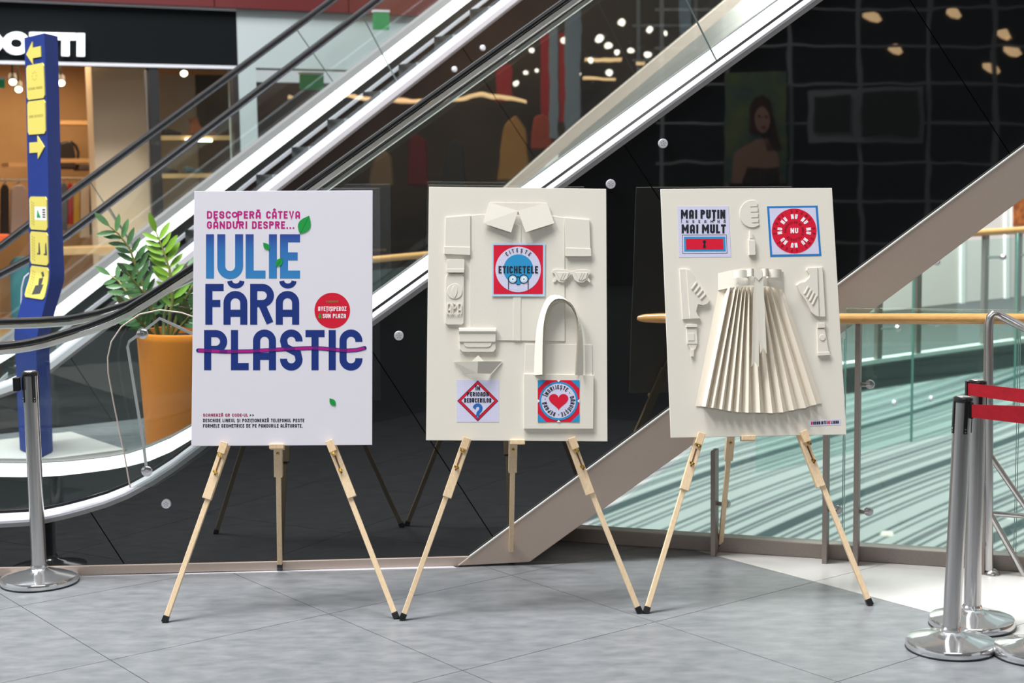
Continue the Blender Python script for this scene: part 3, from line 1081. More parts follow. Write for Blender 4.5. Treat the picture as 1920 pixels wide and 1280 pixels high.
# ------------------------------------------------------------------ board with the paper shirt
t2 = thing('paper_relief_board', 'cream board with paper shirt, tote bag and three printed squares on the middle easel', 'board', M=B2.M)
panel(B2, t2, M_PAPER)
R2 = lambda pts, z0, z1, name, par, lab=None, bev=.0012: B2.relief(pts, z0, z1, name, M_PAPER, par, bev, lab)
sh = R2([(882, 404), (905, 402), (1038, 405), (1058.5, 408.7), (1059, 640), (881, 637)], 0, .004, 'paper_shirt', t2, 'flat cream paper shirt')
R2([(835.5, 408), (882, 404), (882, 478), (833, 476), (834, 463)], .0, .009, 'sleeve', sh)
R2([(1058.5, 408.7), (1105, 412.5), (1107, 467), (1106, 480), (1060, 480)], .0, .010, 'sleeve', sh)
R2([(833, 463), (882, 464), (882, 479), (832.6, 477)], .009, .0125, 'cuff', sh)
R2([(1060, 465.5), (1108, 467), (1108.4, 481.5), (1060, 481.5)], .010, .014, 'cuff', sh)
R2([(962, 418), (977, 424), (976.5, 639), (962, 638.5)], .004, .0062, 'button_placket', sh)
R2([(917, 380), (1026, 381), (971, 398)], .003, .006, 'collar_back', sh)


def flap(B, pts, offs, name, par, m=M_PAPER, th=.0012):
    """paper flap whose corners stand off the board by different amounts"""
    return MB().prism([B.px(x, y, o) for (x, y), o in zip(pts, offs)], B.n * th).build(name, m, par)


flap(B2, [(916.7, 380.3), (970.9, 396.6), (958, 437.6), (905, 419.8)], [.010, .018, .020, .016], 'collar_flap', sh)
flap(B2, [(970.9, 396.6), (1025.5, 381), (1038.7, 419.8), (985, 437.6)], [.018, .010, .016, .024], 'collar_flap', sh)


def rrect(x0, y0, x1, y1, r, n=4):
    return arc(x1 - r, y0 + r, r, r, 90, 0, n) + arc(x1 - r, y1 - r, r, r, 0, -90, n) + arc(x0 + r, y1 - r, r, r, -90, -180, n) + arc(x0 + r, y0 + r, r, r, 180, 90, n)


bo = R2([(839, 514), (867, 514), (868, 518), (870, 519), (870, 522), (869.4, 606), (866, 609), (838, 609), (835, 606), (835.6, 522), (837, 518)], 0, .010, 'paper_bottle', t2, 'cream paper water bottle')
R2(rrect(837.5, 487, 871, 511, 3.5), 0, .015, 'bottle_cap', bo)
R2([(838, 505), (870.5, 505), (870.5, 512), (838, 512)], .015, .017, 'cap_band', bo)
R2(disc(852.7, 546.6, 14.4, 26), .010, .0125, 'round_label', bo)
R2(leaf_shape((852, 535), (852, 560), .22), .0125, .0145, 'drop', bo)
lr = MB()
for i, (x0, x1) in enumerate(((838, 846.5), (848, 856.5), (857.5, 866))):
    for path in glyph('APA'[i], x1 - x0, 20, 2.2, 6):
        vs, fs = ribbon2(path, 2.2)
        vs = [(x0 + u, 568.5 + v) for u, v in vs]
        n_ = len(vs)
        top = [B2.px(x, y, .0112) for x, y in vs]
        bot = [B2.px(x, y, .0076) for x, y in vs]
        lr.add(top + bot, fs + [[f[0], f[1], f[1] + n_, f[0] + n_] for f in fs] + [[f[3], f[2], f[2] + n_, f[3] + n_] for f in fs] + [[f[0], f[3], f[3] + n_, f[0] + n_] for f in fs] + [[f[1], f[2], f[2] + n_, f[1] + n_] for f in fs])
wave = [(836, 588)] + [(836 + 2.1 * k, 588 + (2.2 if k % 2 else -.6)) for k in range(15)]
vs, fs = ribbon2(wave, 1.6)
lr.add([B2.px(x, y, .0125) for x, y in vs], fs)
lr.build('letter_relief', M_PAPER, bo, kind='stuff')

po = R2([(861, 616), (929.5, 616), (929.5, 655), (925, 660), (867, 660), (862, 655)], 0, .012, 'paper_pouch', t2, 'cream folded paper pouch')
fp_ = MB()
prof = [(615, .009), (615.5, .012), (618, .016), (622, .017), (627, .013), (628.5, .0095)]
fp_.ruled([B2.px(860.6, y, o) for y, o in prof], [B2.px(930, y, o) for y, o in prof], B2.n * .001)
fp_.build('pouch_roll', M_PAPER, po)
R2([(861, 626.6), (929.6, 626.6), (929, 641.5), (861, 641.5)], .012, .017, 'pouch_strap', po)
R2([(868, 641), (923, 641), (920, 649), (915, 651.5), (876, 651.5), (871, 649)], .012, .0145, 'pouch_tab', po)
m_ = MB()
ctr = B2.px(896, 679.5, .038)
ctb = B2.px(895, 700.7, .026)
q_ = [B2.px(851, 678.5, .004), B2.px(870, 700.7, .004), ctb, B2.px(920, 700.7, .004), B2.px(941, 677.5, .004), ctr]
m_.add(q_ + [p + B2.n * .003 for p in q_], [[0, 1, 2, 5], [5, 2, 3, 4], [6, 11, 8, 7], [11, 10, 9, 8], [0, 5, 11, 6], [5, 4, 10, 11], [1, 7, 8, 2], [2, 8, 9, 3], [0, 6, 7, 1], [3, 9, 10, 4]])
boat = m_.build('paper_boat', M_PAPER, t2, label='folded cream paper boat')
flap(B2, [(881.6, 680), (896.7, 666.6), (909, 680)], [.016, .014, .016], 'boat_sail', boat, th=.002)
gl_o = [(836, 507), (842, 505), (862, 506), (870, 509), (874, 509), (882, 506), (902, 506), (908, 508), (908, 513), (904, 516), (900, 526), (893, 530.5), (884, 530), (877, 525), (873.5, 515.5), (869.5, 515.5), (864, 525), (857, 530.5), (849, 529.5), (843, 524), (840, 514), (836, 512)]
gl_o = [(x + 199.5, y) for x, y in gl_o]
sgl = R2(gl_o, .006, .0105, 'paper_sunglasses', t2, 'cream paper sunglasses')
for lx in (1043, 1078):
    ln = [(lx, 511), (lx + 24, 511.5), (lx + 20, 523), (lx + 13, 527), (lx + 6, 524.5)]
    le = R2(ln, .0105, .0125, 'lens', sgl)
    q = MB()
    for d_ in (8, 12.5):
        vs, fs = ribbon2([(lx + d_ + 4.5, 511.5), (lx + d_ - 2, 525.5)], 1.8)
        q.add([B2.px(x, y, .0106) for x, y in vs], fs)
    q.build('lens_gleam', M_PAPER, sgl, kind='stuff')
for a in ([(841, 519), (846, 524), (841, 530), (837.5, 529)], [(899, 524), (903, 520), (908, 528), (906, 531)]):
    R2([(x + 199.5, y) for x, y in a], .005, .009, 'temple', sgl)
bag = R2([(985, 644.6), (1110, 646), (1111, 706), (983, 704)], 0, .003, 'paper_tote_bag', t2, 'cream paper tote bag with two looped handles')
R2([(982, 701.3), (1112.7, 703.6), (1112, 804), (982, 804)], .0, .013, 'bag_front', bag)


def loop(outer, inner, o0, o1):
    def dense(P, n=40):
        P = [np.array(p, float) for p in P]
        L = [0]
        for a, b in zip(P, P[1:]):
            L.append(L[-1] + np.linalg.norm(b - a))
        return [(float(np.interp(t, L, [p[0] for p in P])), float(np.interp(t, L, [p[1] for p in P]))) for t in np.linspace(0, L[-1], n)]

    def smooth(P, it=2):
        for _ in range(it):
            Q = [P[0]]
            for a, b in zip(P, P[1:]):
                Q += [(a[0] * .75 + b[0] * .25, a[1] * .75 + b[1] * .25), (a[0] * .25 + b[0] * .75, a[1] * .25 + b[1] * .75)]
            P = Q + [P[-1]]
        return P
    O_, I_ = dense(smooth(outer)), dense(smooth(inner))
    MB().ruled([B2.px(x, y, o0) for x, y in O_], [B2.px(x, y, o1) for x, y in I_], B2.n * .0012 + B2.x * .0006).build('bag_handle', M_PAPER, bag)


loop([(1000.5, 704), (1003, 640), (1008, 600), (1024, 557), (1040, 552), (1058, 556.5), (1084, 590), (1093, 628), (1093, 704)],
     [(1016, 704), (1016.5, 640), (1018.6, 602), (1028, 572), (1044, 560), (1066, 566), (1081, 586), (1084, 628), (1079, 704)], .0085, .036)
loop([(1014, 704), (1015, 640), (1018, 600), (1028, 563), (1044, 556), (1062, 562), (1082, 588), (1090, 630), (1089, 704)],
     [(1020, 704), (1020, 640), (1022, 606), (1031, 576), (1046, 566), (1064, 570), (1079, 590), (1082, 630), (1077, 704)], .008, .020)


def sign(B, par, quad, z, m, name='printed_square', lab=None):
    return MB().prism(B.poly(quad, z), -B.n * .0006).build(name, m, par, label=lab)


# red square with the reading face
zq = .0058
sA = sign(B2, t2, [(922.3, 456), (1022, 456), (1021.5, 556), (922, 556)], zq, M_GRID2, lab='red square print about reading labels')
q = MB()
B2.flat(q, [(925.3, 459.8), (1018, 459.8), (1017.6, 551.6), (925.3, 551.6)], zq + .0010, 0)
B2.flat(q, disc(971.4, 505.6, 42.6, 48), zq + .0014, 1)
B2.flat(q, disc(971.8, 505.4, 28, 40), zq + .0018, 2)
B2.ring_text(q, 'CITEȘTE', 971.4, 505.6, 32.2, 7.2, 1.3, 132, 48, zq + .0022, 3)
B2.text(q, 'ETICHETELE', 934.6, 1008.6, 499.2, 513, 2.7, zq + .0022, 3)
B2.flat(q, [(953, 523), (990.5, 523), (990.5, 543.5), (953, 543.5)], zq + .0016, 1)
for cx_ in (961.2, 982):
    B2.flat(q, disc(cx_, 523.7, 7.2, 24), zq + .0022, 4)
    B2.flat(q, disc(cx_, 523.7, 4.2, 18), zq + .0025, 5)
    B2.flat(q, disc(cx_, 523.7, 1.6, 10), zq + .0028, 2)
    B2.strokes(q, [arc(cx_, 523.7, 7.8, 7.8, 0, 360, 22)], 1.5, zq + .0026, mi=3)
B2.strokes(q, [[(969, 519.5), (974.2, 519.5)], [(953.2, 521), (953.2, 543)], [(990, 521), (990, 543)], arc(971.7, 531.5, 3.6, 3, 200, 340, 8)], 1.4, zq + .0026, mi=3)
q.build('square_artwork', [I_RED, M_GRID, I_BLUE, I_BLACK, I_SKY, I_WHITE], sA, kind='stuff', fix=False)
# diamond sign
zq = .0
sB = sign(B2, t2, [(856, 712), (935.5, 712), (935.5, 791), (856, 791)], zq, M_GRID, lab='squared paper print with a red diamond and question mark')
q = MB()
dm = lambda k: [(895.8, 751.3 - 38.4 * k), (895.8 + 38.6 * k, 751.3), (895.8, 751.3 + 38.4 * k), (895.8 - 38.6 * k, 751.3)]
for i, k in enumerate((1.0, .965, .83, .80)):
    B2.flat(q, dm(k), zq + .001 + .0003 * i, (0, 1, 0, 2)[i])
B2.text(q, 'ÎN', 891.4, 900, 724, 731.8, 1.8, zq + .0024, 0)
B2.text(q, 'PERIOADA', 875.8, 916.2, 734.9, 743, 1.8, zq + .0024, 0)
B2.text(q, 'REDUCERILOR', 870.3, 921.4, 746.2, 754.6, 1.9, zq + .0024, 0)
B2.strokes(q, [[(889, 765.5)] + arc(895.6, 765, 6.2, 5.9, 180, 0, 12) + [(901, 769), (896.5, 774), (895.5, 779.8)]], 6, zq + .0024, mi=3)
B2.flat(q, arc(895.6, 784.2, 3.2, 2.2, 0, 180, 8), zq + .0024, 3)
q.build('diamond_artwork', [I_BLACK, I_RED, M_GRID, flatmat('ink_mid_blue', (30, 100, 178))], sB, kind='stuff', fix=False)
# heart sign on the bag
zq = .0107
sC = sign(B2, bag, [(1008, 713), (1086, 713), (1086, 791.5), (1008, 791.5)], zq, I_RED, lab='red square print with a heart in a ring of words')
q = MB()
for a in ([(1008, 713), (1024, 713), (1008, 729)], [(1086, 713), (1086, 729), (1070, 713)], [(1086, 791.5), (1070, 791.5), (1086, 775.5)], [(1008, 791.5), (1008, 775.5), (1024, 791.5)]):
    B2.flat(q, a, zq + .001, 0)
B2.flat(q, disc(1047, 752, 36.2, 48), zq + .0012, 0)
B2.flat(q, disc(1047, 752, 32.4, 48), zq + .0015, 1)
B2.ring_text(q, 'ÎNGRIJEȘTE', 1047, 752, 22.2, 7.6, 1.45, 160, 50, zq + .002, 2)
B2.ring_text(q, '~', 1047, 752, 22.2, 7.6, 1.2, 38, 34, zq + .002, 2)
B2.ring_text(q, 'DĂRUIEȘTE', 1047, 752, 22.2, 7.6, 1.45, 20, -80, zq + .002, 2)
B2.ring_text(q, '~', 1047, 752, 22.2, 7.6, 1.2, -88, -92, zq + .002, 2)
B2.ring_text(q, 'REPARĂ', 1047, 752, 22.2, 7.6, 1.45, -104, -176, zq + .002, 2)
B2.ring_text(q, '~', 1047, 752, 22.2, 7.6, 1.2, 173, 170, zq + .002, 2)
hp = [(1047 + 18.2 * (math.sin(t) ** 3), 751.6 - (13 * math.cos(t) - 5 * math.cos(2 * t) - 2 * math.cos(3 * t) - math.cos(4 * t)) * 1.07) for t in [2 * math.pi * k / 36 for k in range(36)]]
B2.flat(q, hp, zq + .002, 3)
for a in ([(1043.5, 713), (1050.5, 713), (1047, 717)], [(1043.5, 791.5), (1047, 787.5), (1050.5, 791.5)], [(1008, 748.5), (1012, 752), (1008, 755.5)], [(1086, 748.5), (1086, 755.5), (1082, 752)]):
    B2.flat(q, a, zq + .002, 4)
q.build('heart_artwork', [I_BLUE, M_GRID, I_BLACK, I_RED, I_WHITE], sC, kind='stuff', fix=False)

# ------------------------------------------------------------------ board with the paper skirt
t3 = thing('paper_relief_board', 'cream board with pleated paper skirt, bow and two printed squares on the right easel', 'board', M=B3.M)
panel(B3, t3, M_PAPER)
R3 = lambda pts, z0, z1, name, par, lab=None, bev=.0012: B3.relief(pts, z0, z1, name, M_PAPER, par, bev, lab)
tops = [1347, 1365, 1376, 1382, 1389, 1394.5, 1401, 1409, 1417, 1425, 1431, 1440, 1455, 1467]
bots = [(1304, 761), (1320, 764), (1334, 766), (1350, 769), (1366, 772), (1381, 774), (1400, 775), (1422, 775), (1445, 776), (1465, 774.5), (1485, 770), (1507, 766), (1527, 760), (1540, 756)]
up_, dn_ = [], []
for i, (tx, (bx, by)) in enumerate(zip(tops, bots)):
    edge = i in (0, len(tops) - 1)
    o_t, o_b = (.003, .003) if edge else (.040, .032)
    up_.append(B3.px(tx, 541, o_t))
    dn_.append(B3.px(bx, by, o_b))
    if i < len(tops) - 1:
        tx2, (bx2, by2) = tops[i + 1], bots[i + 1]
        fl_ = i == 0 or i == len(tops) - 2
        k_ = .5 if not fl_ else (.75 if i == 0 else .25)
        up_.append(B3.px(tx + (tx2 - tx) * k_, 541, .004))
        dn_.append(B3.px(bx + (bx2 - bx) * k_, by + (by2 - by) * k_ - 1.6, .003))
skp = MB().ruled(dn_, up_, B3.n * .0012).build('paper_skirt', M_PAPERW, t3, label='pleated cream paper skirt')


def bulged(B, x0, x1, yt, yb, bow, depth, base, name, par, n=18, p=1.):
    """paper band bowed off the board between its two ends"""
    lo, hi = [], []
    for k in range(n + 1):
        t = k / n
        s_ = math.sin(math.pi * t) ** p
        lo.append(B.px(x0 + (x1 - x0) * t, yb(t) - bow * s_, base + depth * s_))
        hi.append(B.px(x0 + (x1 - x0) * t, yt(t) - bow * s_, base + depth * s_))
    return MB().ruled(lo, hi, B.n * .0012).build(name, M_PAPER, par)


bulged(B3, 1346, 1469, lambda t: 512.5 - 2.5 * t, lambda t: 544.5 - .5 * t, 5.5, .044, .004, 'waist_band', skp)
for x0, x1, y0, y1, dp, bs in ((1371, 1398, 511.5, 526, .020, .044), (1394.5, 1408, 510, 524, .020, .054), (1420, 1434.8, 509.5, 524, .020, .054), (1432, 1460.5, 510, 525.5, .020, .044)):
    bulged(B3, x0, x1, lambda t, y0=y0: y0, lambda t, y1=y1: y1, 0, dp, bs, 'bow_loop', skp, n=14, p=.55)
flap(B3, [(1406.5, 511.5), (1421.5, 511.5), (1421.5, 525), (1415, 532), (1408, 524)], [.070] * 5, 'bow_knot', skp)
flap(B3, [(1407, 526), (1416, 526), (1417.5, 692), (1409.8, 681), (1403.6, 691.5)], [.066, .066, .050, .050, .050], 'ribbon_tail', skp)
flap(B3, [(1409, 526), (1423.5, 526), (1431, 668), (1424, 655.5), (1418.3, 668)], [.068, .068, .062, .062, .062], 'ribbon_tail', skp)
# comb
cb = arc(1410, 401, 23.4, 25.4, 75, 285, 22)
teeth = []
for k, y_ in enumerate((418, 408.5, 398, 388)):
    teeth += [(1422.5 - .6 * k, y_ + 4.4), (1423 - .6 * k, y_ + 1.2), (1410 - k, y_ + 1.4), (1409.5 - k, y_ - .3), (1421.5 - .6 * k, y_ - 1.2)]
R3(cb + teeth + [(1420, 381)], 0, .004, 'paper_comb', t3, 'round cream paper comb', .0006)
lp = R3([(1402.6, 451), (1415, 451), (1416, 478.5), (1403.6, 479)], 0, .012, 'paper_lipstick', t3, 'cream paper lipstick')
R3([(1404, 447.5), (1412.5, 447.5), (1413, 451), (1404, 451)], 0, .008, 'lipstick_collar', lp)
R3([(1405, 433), (1407.5, 434), (1410.5, 440), (1411.5, 447.5), (1405, 447.5)], 0, .0095, 'lipstick_tip', lp)
for flip in (0, 1):
    if not flip:
        so = [(1273.7, 505), (1286, 504.6), (1293, 598), (1279.5, 599)]
        upr = [(1286, 504.6), (1293, 507), (1303, 527), (1318, 546), (1330.6, 564), (1326, 570), (1317.6, 573), (1308, 571), (1304.5, 584), (1307, 591), (1312.7, 597.5), (1292.6, 598.5)]
        lc = [((1296 + 5.5 * k, 543 + 6.2 * k), (1305.5 + 5.8 * k, 529.5 + 7 * k)) for k in range(4)]
    else:
        so = [(1531.5, 502), (1541.5, 500.7), (1547, 594), (1534, 594)]
        upr = [(1531.5, 502), (1512.7, 502.8), (1511.5, 507), (1517, 516), (1516, 521), (1508, 529), (1500, 530), (1493, 535), (1500, 551), (1510.7, 566), (1520, 586), (1529, 592.6), (1534.5, 594)]
        lc = [((1507 + 5 * k, 552 + 6.6 * k), (1514.5 + 5.2 * k, 538 + 5.4 * k)) for k in range(4)]
    sn = R3(upr, 0, .013, 'paper_sneaker', t3, 'cream paper sneaker')
    R3(so, 0, .009, 'sole', sn)
    for a, b_ in lc:
        vs, _f = ribbon2([a, b_], 2.6)
        R3([vs[0], vs[1], vs[3], vs[2]], .013, .0165, 'lace', sn, None, .0005)
gt = R3([(1287, 615), (1306, 615), (1307.4, 645), (1288, 645)], 0, .008, 'paper_glue_tube', t3, 'cream paper glue tube with a nozzle')
R3([(1286, 609), (1306.5, 609), (1306.5, 614), (1286, 614)], 0, .012, 'tube_crimp', gt)
R3([(1288, 645), (1307, 645), (1303.5, 655), (1294, 655)], 0, .006, 'tube_shoulder', gt)
R3([(1294, 655), (1301, 655), (1300, 669), (1295.5, 669)], 0, .010, 'tube_nozzle', gt)
R3([(1289, 625), (1301, 625), (1301.5, 639), (1289.5, 639)], .008, .0095, 'tube_label', gt)
pt = R3([(1531, 616), (1545.4, 616), (1553.5, 661), (1532.5, 662)], 0, .009, 'paper_cream_tube', t3, 'cream paper squeeze tube with a ribbed cap')
R3([(1531.5, 606), (1545.5, 605.5), (1546, 615), (1532, 615.5)], 0, .012, 'tube_cap', pt)
R3([(1532, 661), (1554.5, 660), (1555.5, 666), (1533, 667.5)], 0, .012, 'tube_crimp', pt)
R3(disc(1541, 633, 5.8, 18), .009, .0115, 'round_label', pt)
# padlock square
zq = .0
sD = sign(B3, t3, [(1269.7, 386.5), (1365.9, 385.8), (1370.8, 481.7), (1273, 482.5)], zq, M_GRID, lab='squared paper print with dark lettering and a keyhole')
q = MB()
B3.text(q, 'MAI', 1276.6, 1307.3, 393, 410, 4.0, zq + .001, 0)
B3.text(q, 'PUȚIN', 1313.3, 1359.8, 393, 410, 4.0, zq + .001, 0, gap=.1)
B3.text(q, 'ÎNSEAMNĂ', 1277, 1360.6, 412.6, 418, 1.1, zq + .001, 0, gap=1.1)
B3.text(q, 'MAI', 1278, 1309.4, 420.6, 437.5, 4.0, zq + .001, 0)
B3.text(q, 'MULT', 1316, 1360.8, 420.6, 437.5, 4.0, zq + .001, 0, gap=.1)
fr_ = [(1279.2, 440.6), (1362, 440.2), (1363.2, 474.4), (1280, 475)]
B3.strokes(q, [fr_ + fr_[:2]], .8, zq + .001, mi=0)
B3.flat(q, [(1282.3, 444), (1359.6, 443.6), (1360.6, 471), (1283, 471.4)], zq + .001, 1)
B3.flat(q, [(1285.8, 447.8), (1355.4, 447.4), (1356.4, 467.4), (1286.4, 467.8)], zq + .0014, 2)
B3.flat(q, disc(1320.6, 453.2, 3.1, 16), zq + .0018, 0)
B3.flat(q, [(1319.4, 454), (1321.8, 454), (1323.6, 464.8), (1317.8, 464.8)], zq + .0018, 0)
q.build('square_artwork', [I_BLACK, I_BLUE, I_RED], sD, kind='stuff', fix=False)
sE = sign(B3, t3, [(1438, 386.6), (1532.9, 385.3), (1540, 479.8), (1444.2, 481.4)], zq, flatmat('ink_frame_blue', (34, 118, 190)), lab='blue framed print with a red disc of repeated words')
q = MB()
B3.flat(q, [(1442.2, 390.4), (1529.2, 389.2), (1535.8, 476), (1448, 477.4)], zq + .001, 0)
B3.flat(q, disc(1489, 433, 42, 56), zq + .0014, 1)
for k in range(8):
    a = 90 - 45 * k
    B3.ring_text(q, 'NU', 1489, 433, 22.6, 9, 2.1, a + 14, a - 14, zq + .0018, 2)
B3.text(q, 'NU', 1482, 1496.4, 427.6, 437.4, 2.3, zq + .0018, 2)
for k in range(4):
    B3.ring_text(q, 'SPUNE-', 1489, 433, 33.4, 6, .9, 104 - 90 * k, 22 - 90 * k, zq + .0018, 3)
B3.ring_text(q, 'PRODUSELOR DE UNICĂ FOLOSINȚĂ', 1489, 433, 14.4, 4.4, .7, 190, -140, zq + .0018, 4)
q.build('square_artwork', [M_GRID, I_RED, I_WHITE, I_DRED, I_DRED], sE, kind='stuff', fix=False)
sF = sign(B3, t3, [(1517.5, 788.5), (1576, 785.5), (1576.3, 796), (1517.6, 799)], zq, M_GRID, 'hashtag_label', 'small white label with a hashtag')
q = MB()
B3.text(q, '#', 1520.5, 1523.6, 790.4, 796.2, 1.2, zq + .001, 1, -.05)
B3.text(q, 'ARANJATE', 1524.8, 1549.6, 790.2, 796, 1.3, zq + .001, 0, -.05)
B3.text(q, 'DE', 1551, 1556.6, 789.0, 794.8, 1.3, zq + .001, 1, -.05)
B3.text(q, 'LIANA', 1558, 1572.6, 788.7, 794.5, 1.3, zq + .001, 0, -.05)
q.build('label_lettering', [I_BLACK, I_RED], sF, kind='stuff', fix=False)


# ------------------------------------------------------------------ easels
def easel(B, lab, LF, RF, RR, lsl, rsl, rsr, ledge, apex):
    f0, f1 = onz(*LF), onz(*RF)
    mid = B.base + B.n * .014
    nn = np.cross(f1 - f0, mid - f0)
    nn /= np.linalg.norm(nn)
    nn *= np.sign(nn[1])
    P = lambda x, y, o=0.: onplane(x, y, f0, nn) + nn * o
    base = (f0 + f1) / 2 * np.array([1, 1, 0])
    t = thing('display_easel', lab, 'easel', base)
    ap = P(*apex, .012)
    px_m = .0021
    for foot, (sb, stp) in ((LF, lsl), (RF, rsl)):
        d = np.array(stp, float) - np.array(foot, float)
        d /= np.linalg.norm(d)
        ft = np.array(foot) + d * 10
        lg = MB().bar(P(ft[0], ft[1], .011), ap, .021, .018, nn).build('front_leg', M_WOOD, t, bevel=.002)
        MB().bar(P(foot[0], foot[1] - 1.5, .011), P(*(np.array(foot) + d * 15), .011), .025, .023, nn).build('rubber_foot', M_RUBBER, lg, bevel=.003)
        MB().bar(P(*sb, .009), P(*(np.array(stp) + d * 60), .009), .036, .026, nn).build('leg_sleeve', M_WOOD, lg, bevel=.002)
        # peg that carries the board: a shelf under it and a lip before it
        k0, k1 = np.array(stp) - d * 20, np.array(stp) + d * 2
        fr = -.030
        MB().bar(P(*k0, fr), P(*k1, fr), .030, .012, nn).build('board_peg', M_WOODD, lg, bevel=.0015)
        k2 = np.array(stp) - d * 12
        MB().bar(P(*k0, -.014), P(*k2, -.014), .028, .036, nn).build('peg_shelf', M_WOODD, lg)
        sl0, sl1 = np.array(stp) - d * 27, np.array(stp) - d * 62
        MB().bar(P(*sl0, -.0045), P(*sl1, -.0045), .006, .001, nn).build('slot_shade', mat('slot_shadow_wood', (110, 78, 50), .8), lg)  # dark strip painted as the shade inside the slot
        for q, o in ((np.array(stp) - d * 24, -.037), (np.array(stp) - d * 56, -.005)):
            c = P(*q, o)
            w = MB().lathe(c, [(0, .010), (.003, .010), (.004, .006), (.0075, .002), (.0075, 0)], -nn, 14)
            w.bar(c - nn * .008 - B.x * .009 + np.array([0, 0, .004]), c - nn * .008 + B.x * .009 - np.array([0, 0, .004]), .008, .0025, nn)
            w.build('wing_bolt', M_BRASS, lg)
    r0 = onz(*RR)
    (sbx, sby), (stx, sty) = rsr
    # rear leg runs from its foot to the head
    lg = MB().bar(r0 + (ap - r0) * .012, ap, .021, .018, nn).build('rear_leg', M_WOOD, t, bevel=.002)
    MB().bar(r0 + np.array([0, 0, .001]), r0 + (ap - r0) * .03, .025, .023, nn).build('rubber_foot', M_RUBBER, lg, bevel=.003)
    tt = [abs(pr_y(r0 + (ap - r0) * k) - sby) for k in np.linspace(0, 1, 200)]
    k = np.linspace(0, 1, 200)[int(np.argmin(tt))]
    MB().bar(r0 + (ap - r0) * k, ap, .036, .026, nn).build('leg_sleeve', M_WOOD, lg, bevel=.002)
    tt = [abs(pr_y(r0 + (ap - r0) * k) - (sty + 10)) for k in np.linspace(0, 1, 200)]
    k = np.linspace(0, 1, 200)[int(np.argmin(tt))]
    c = r0 + (ap - r0) * k - nn * .014
    MB().lathe(c, [(0, .010), (.003, .010), (.004, .006), (.0075, .002), (.0075, 0)], -nn, 14).build('wing_bolt', M_BRASS, lg)
    # short centre ledge, cross bar and head behind the board
    c = P(*ledge, -.006)
    MB().box(c, B.x * .029, nn * .020, B.up * .009).build('centre_ledge', M_WOODD, t, bevel=.0015)
    MB().bar(c + nn * .014, ap, .024, .010, nn).build('centre_stile', M_WOOD, t)
    MB().box(ap + nn * .012, B.x * .05, nn * .012, B.up * .035).build('head_block', M_WOODD, t, bevel=.002)
    MB().bar(ap, ap + B.up * .34 + nn * .004, .03, .016, nn).build('mast', M_WOOD, t)
    return t


def pr_y(P):
    d = np.asarray(P) - EYE
    return 640 - F * np.dot(d, UP) / np.dot(d, FW)


easel(B1, 'left pine tripod easel with rubber feet carrying the white poster', (307, 1168), (744, 1161), (525, 1070), ((387, 935), (423, 832)), ((660, 932), (619, 829)), ((526, 893), (526, 840)), (520, 838), (517, 572))
easel(B2, 'middle pine tripod easel with rubber feet carrying the paper shirt board', (753, 1164), (1201, 1151), (958, 1056), ((838, 932), (875, 823)), ((1107, 926), (1071, 823)), ((960, 883), (962, 832)), (970, 829), (967, 566))
easel(B3, 'right pine tripod easel with rubber feet carrying the paper skirt board', (1211, 1151), (1634, 1136), (1350, 1032), ((1283, 918), (1313, 815)), ((1540, 912), (1503, 811)), ((1370, 862), (1374, 820)), (1402, 822), (1396, 541))

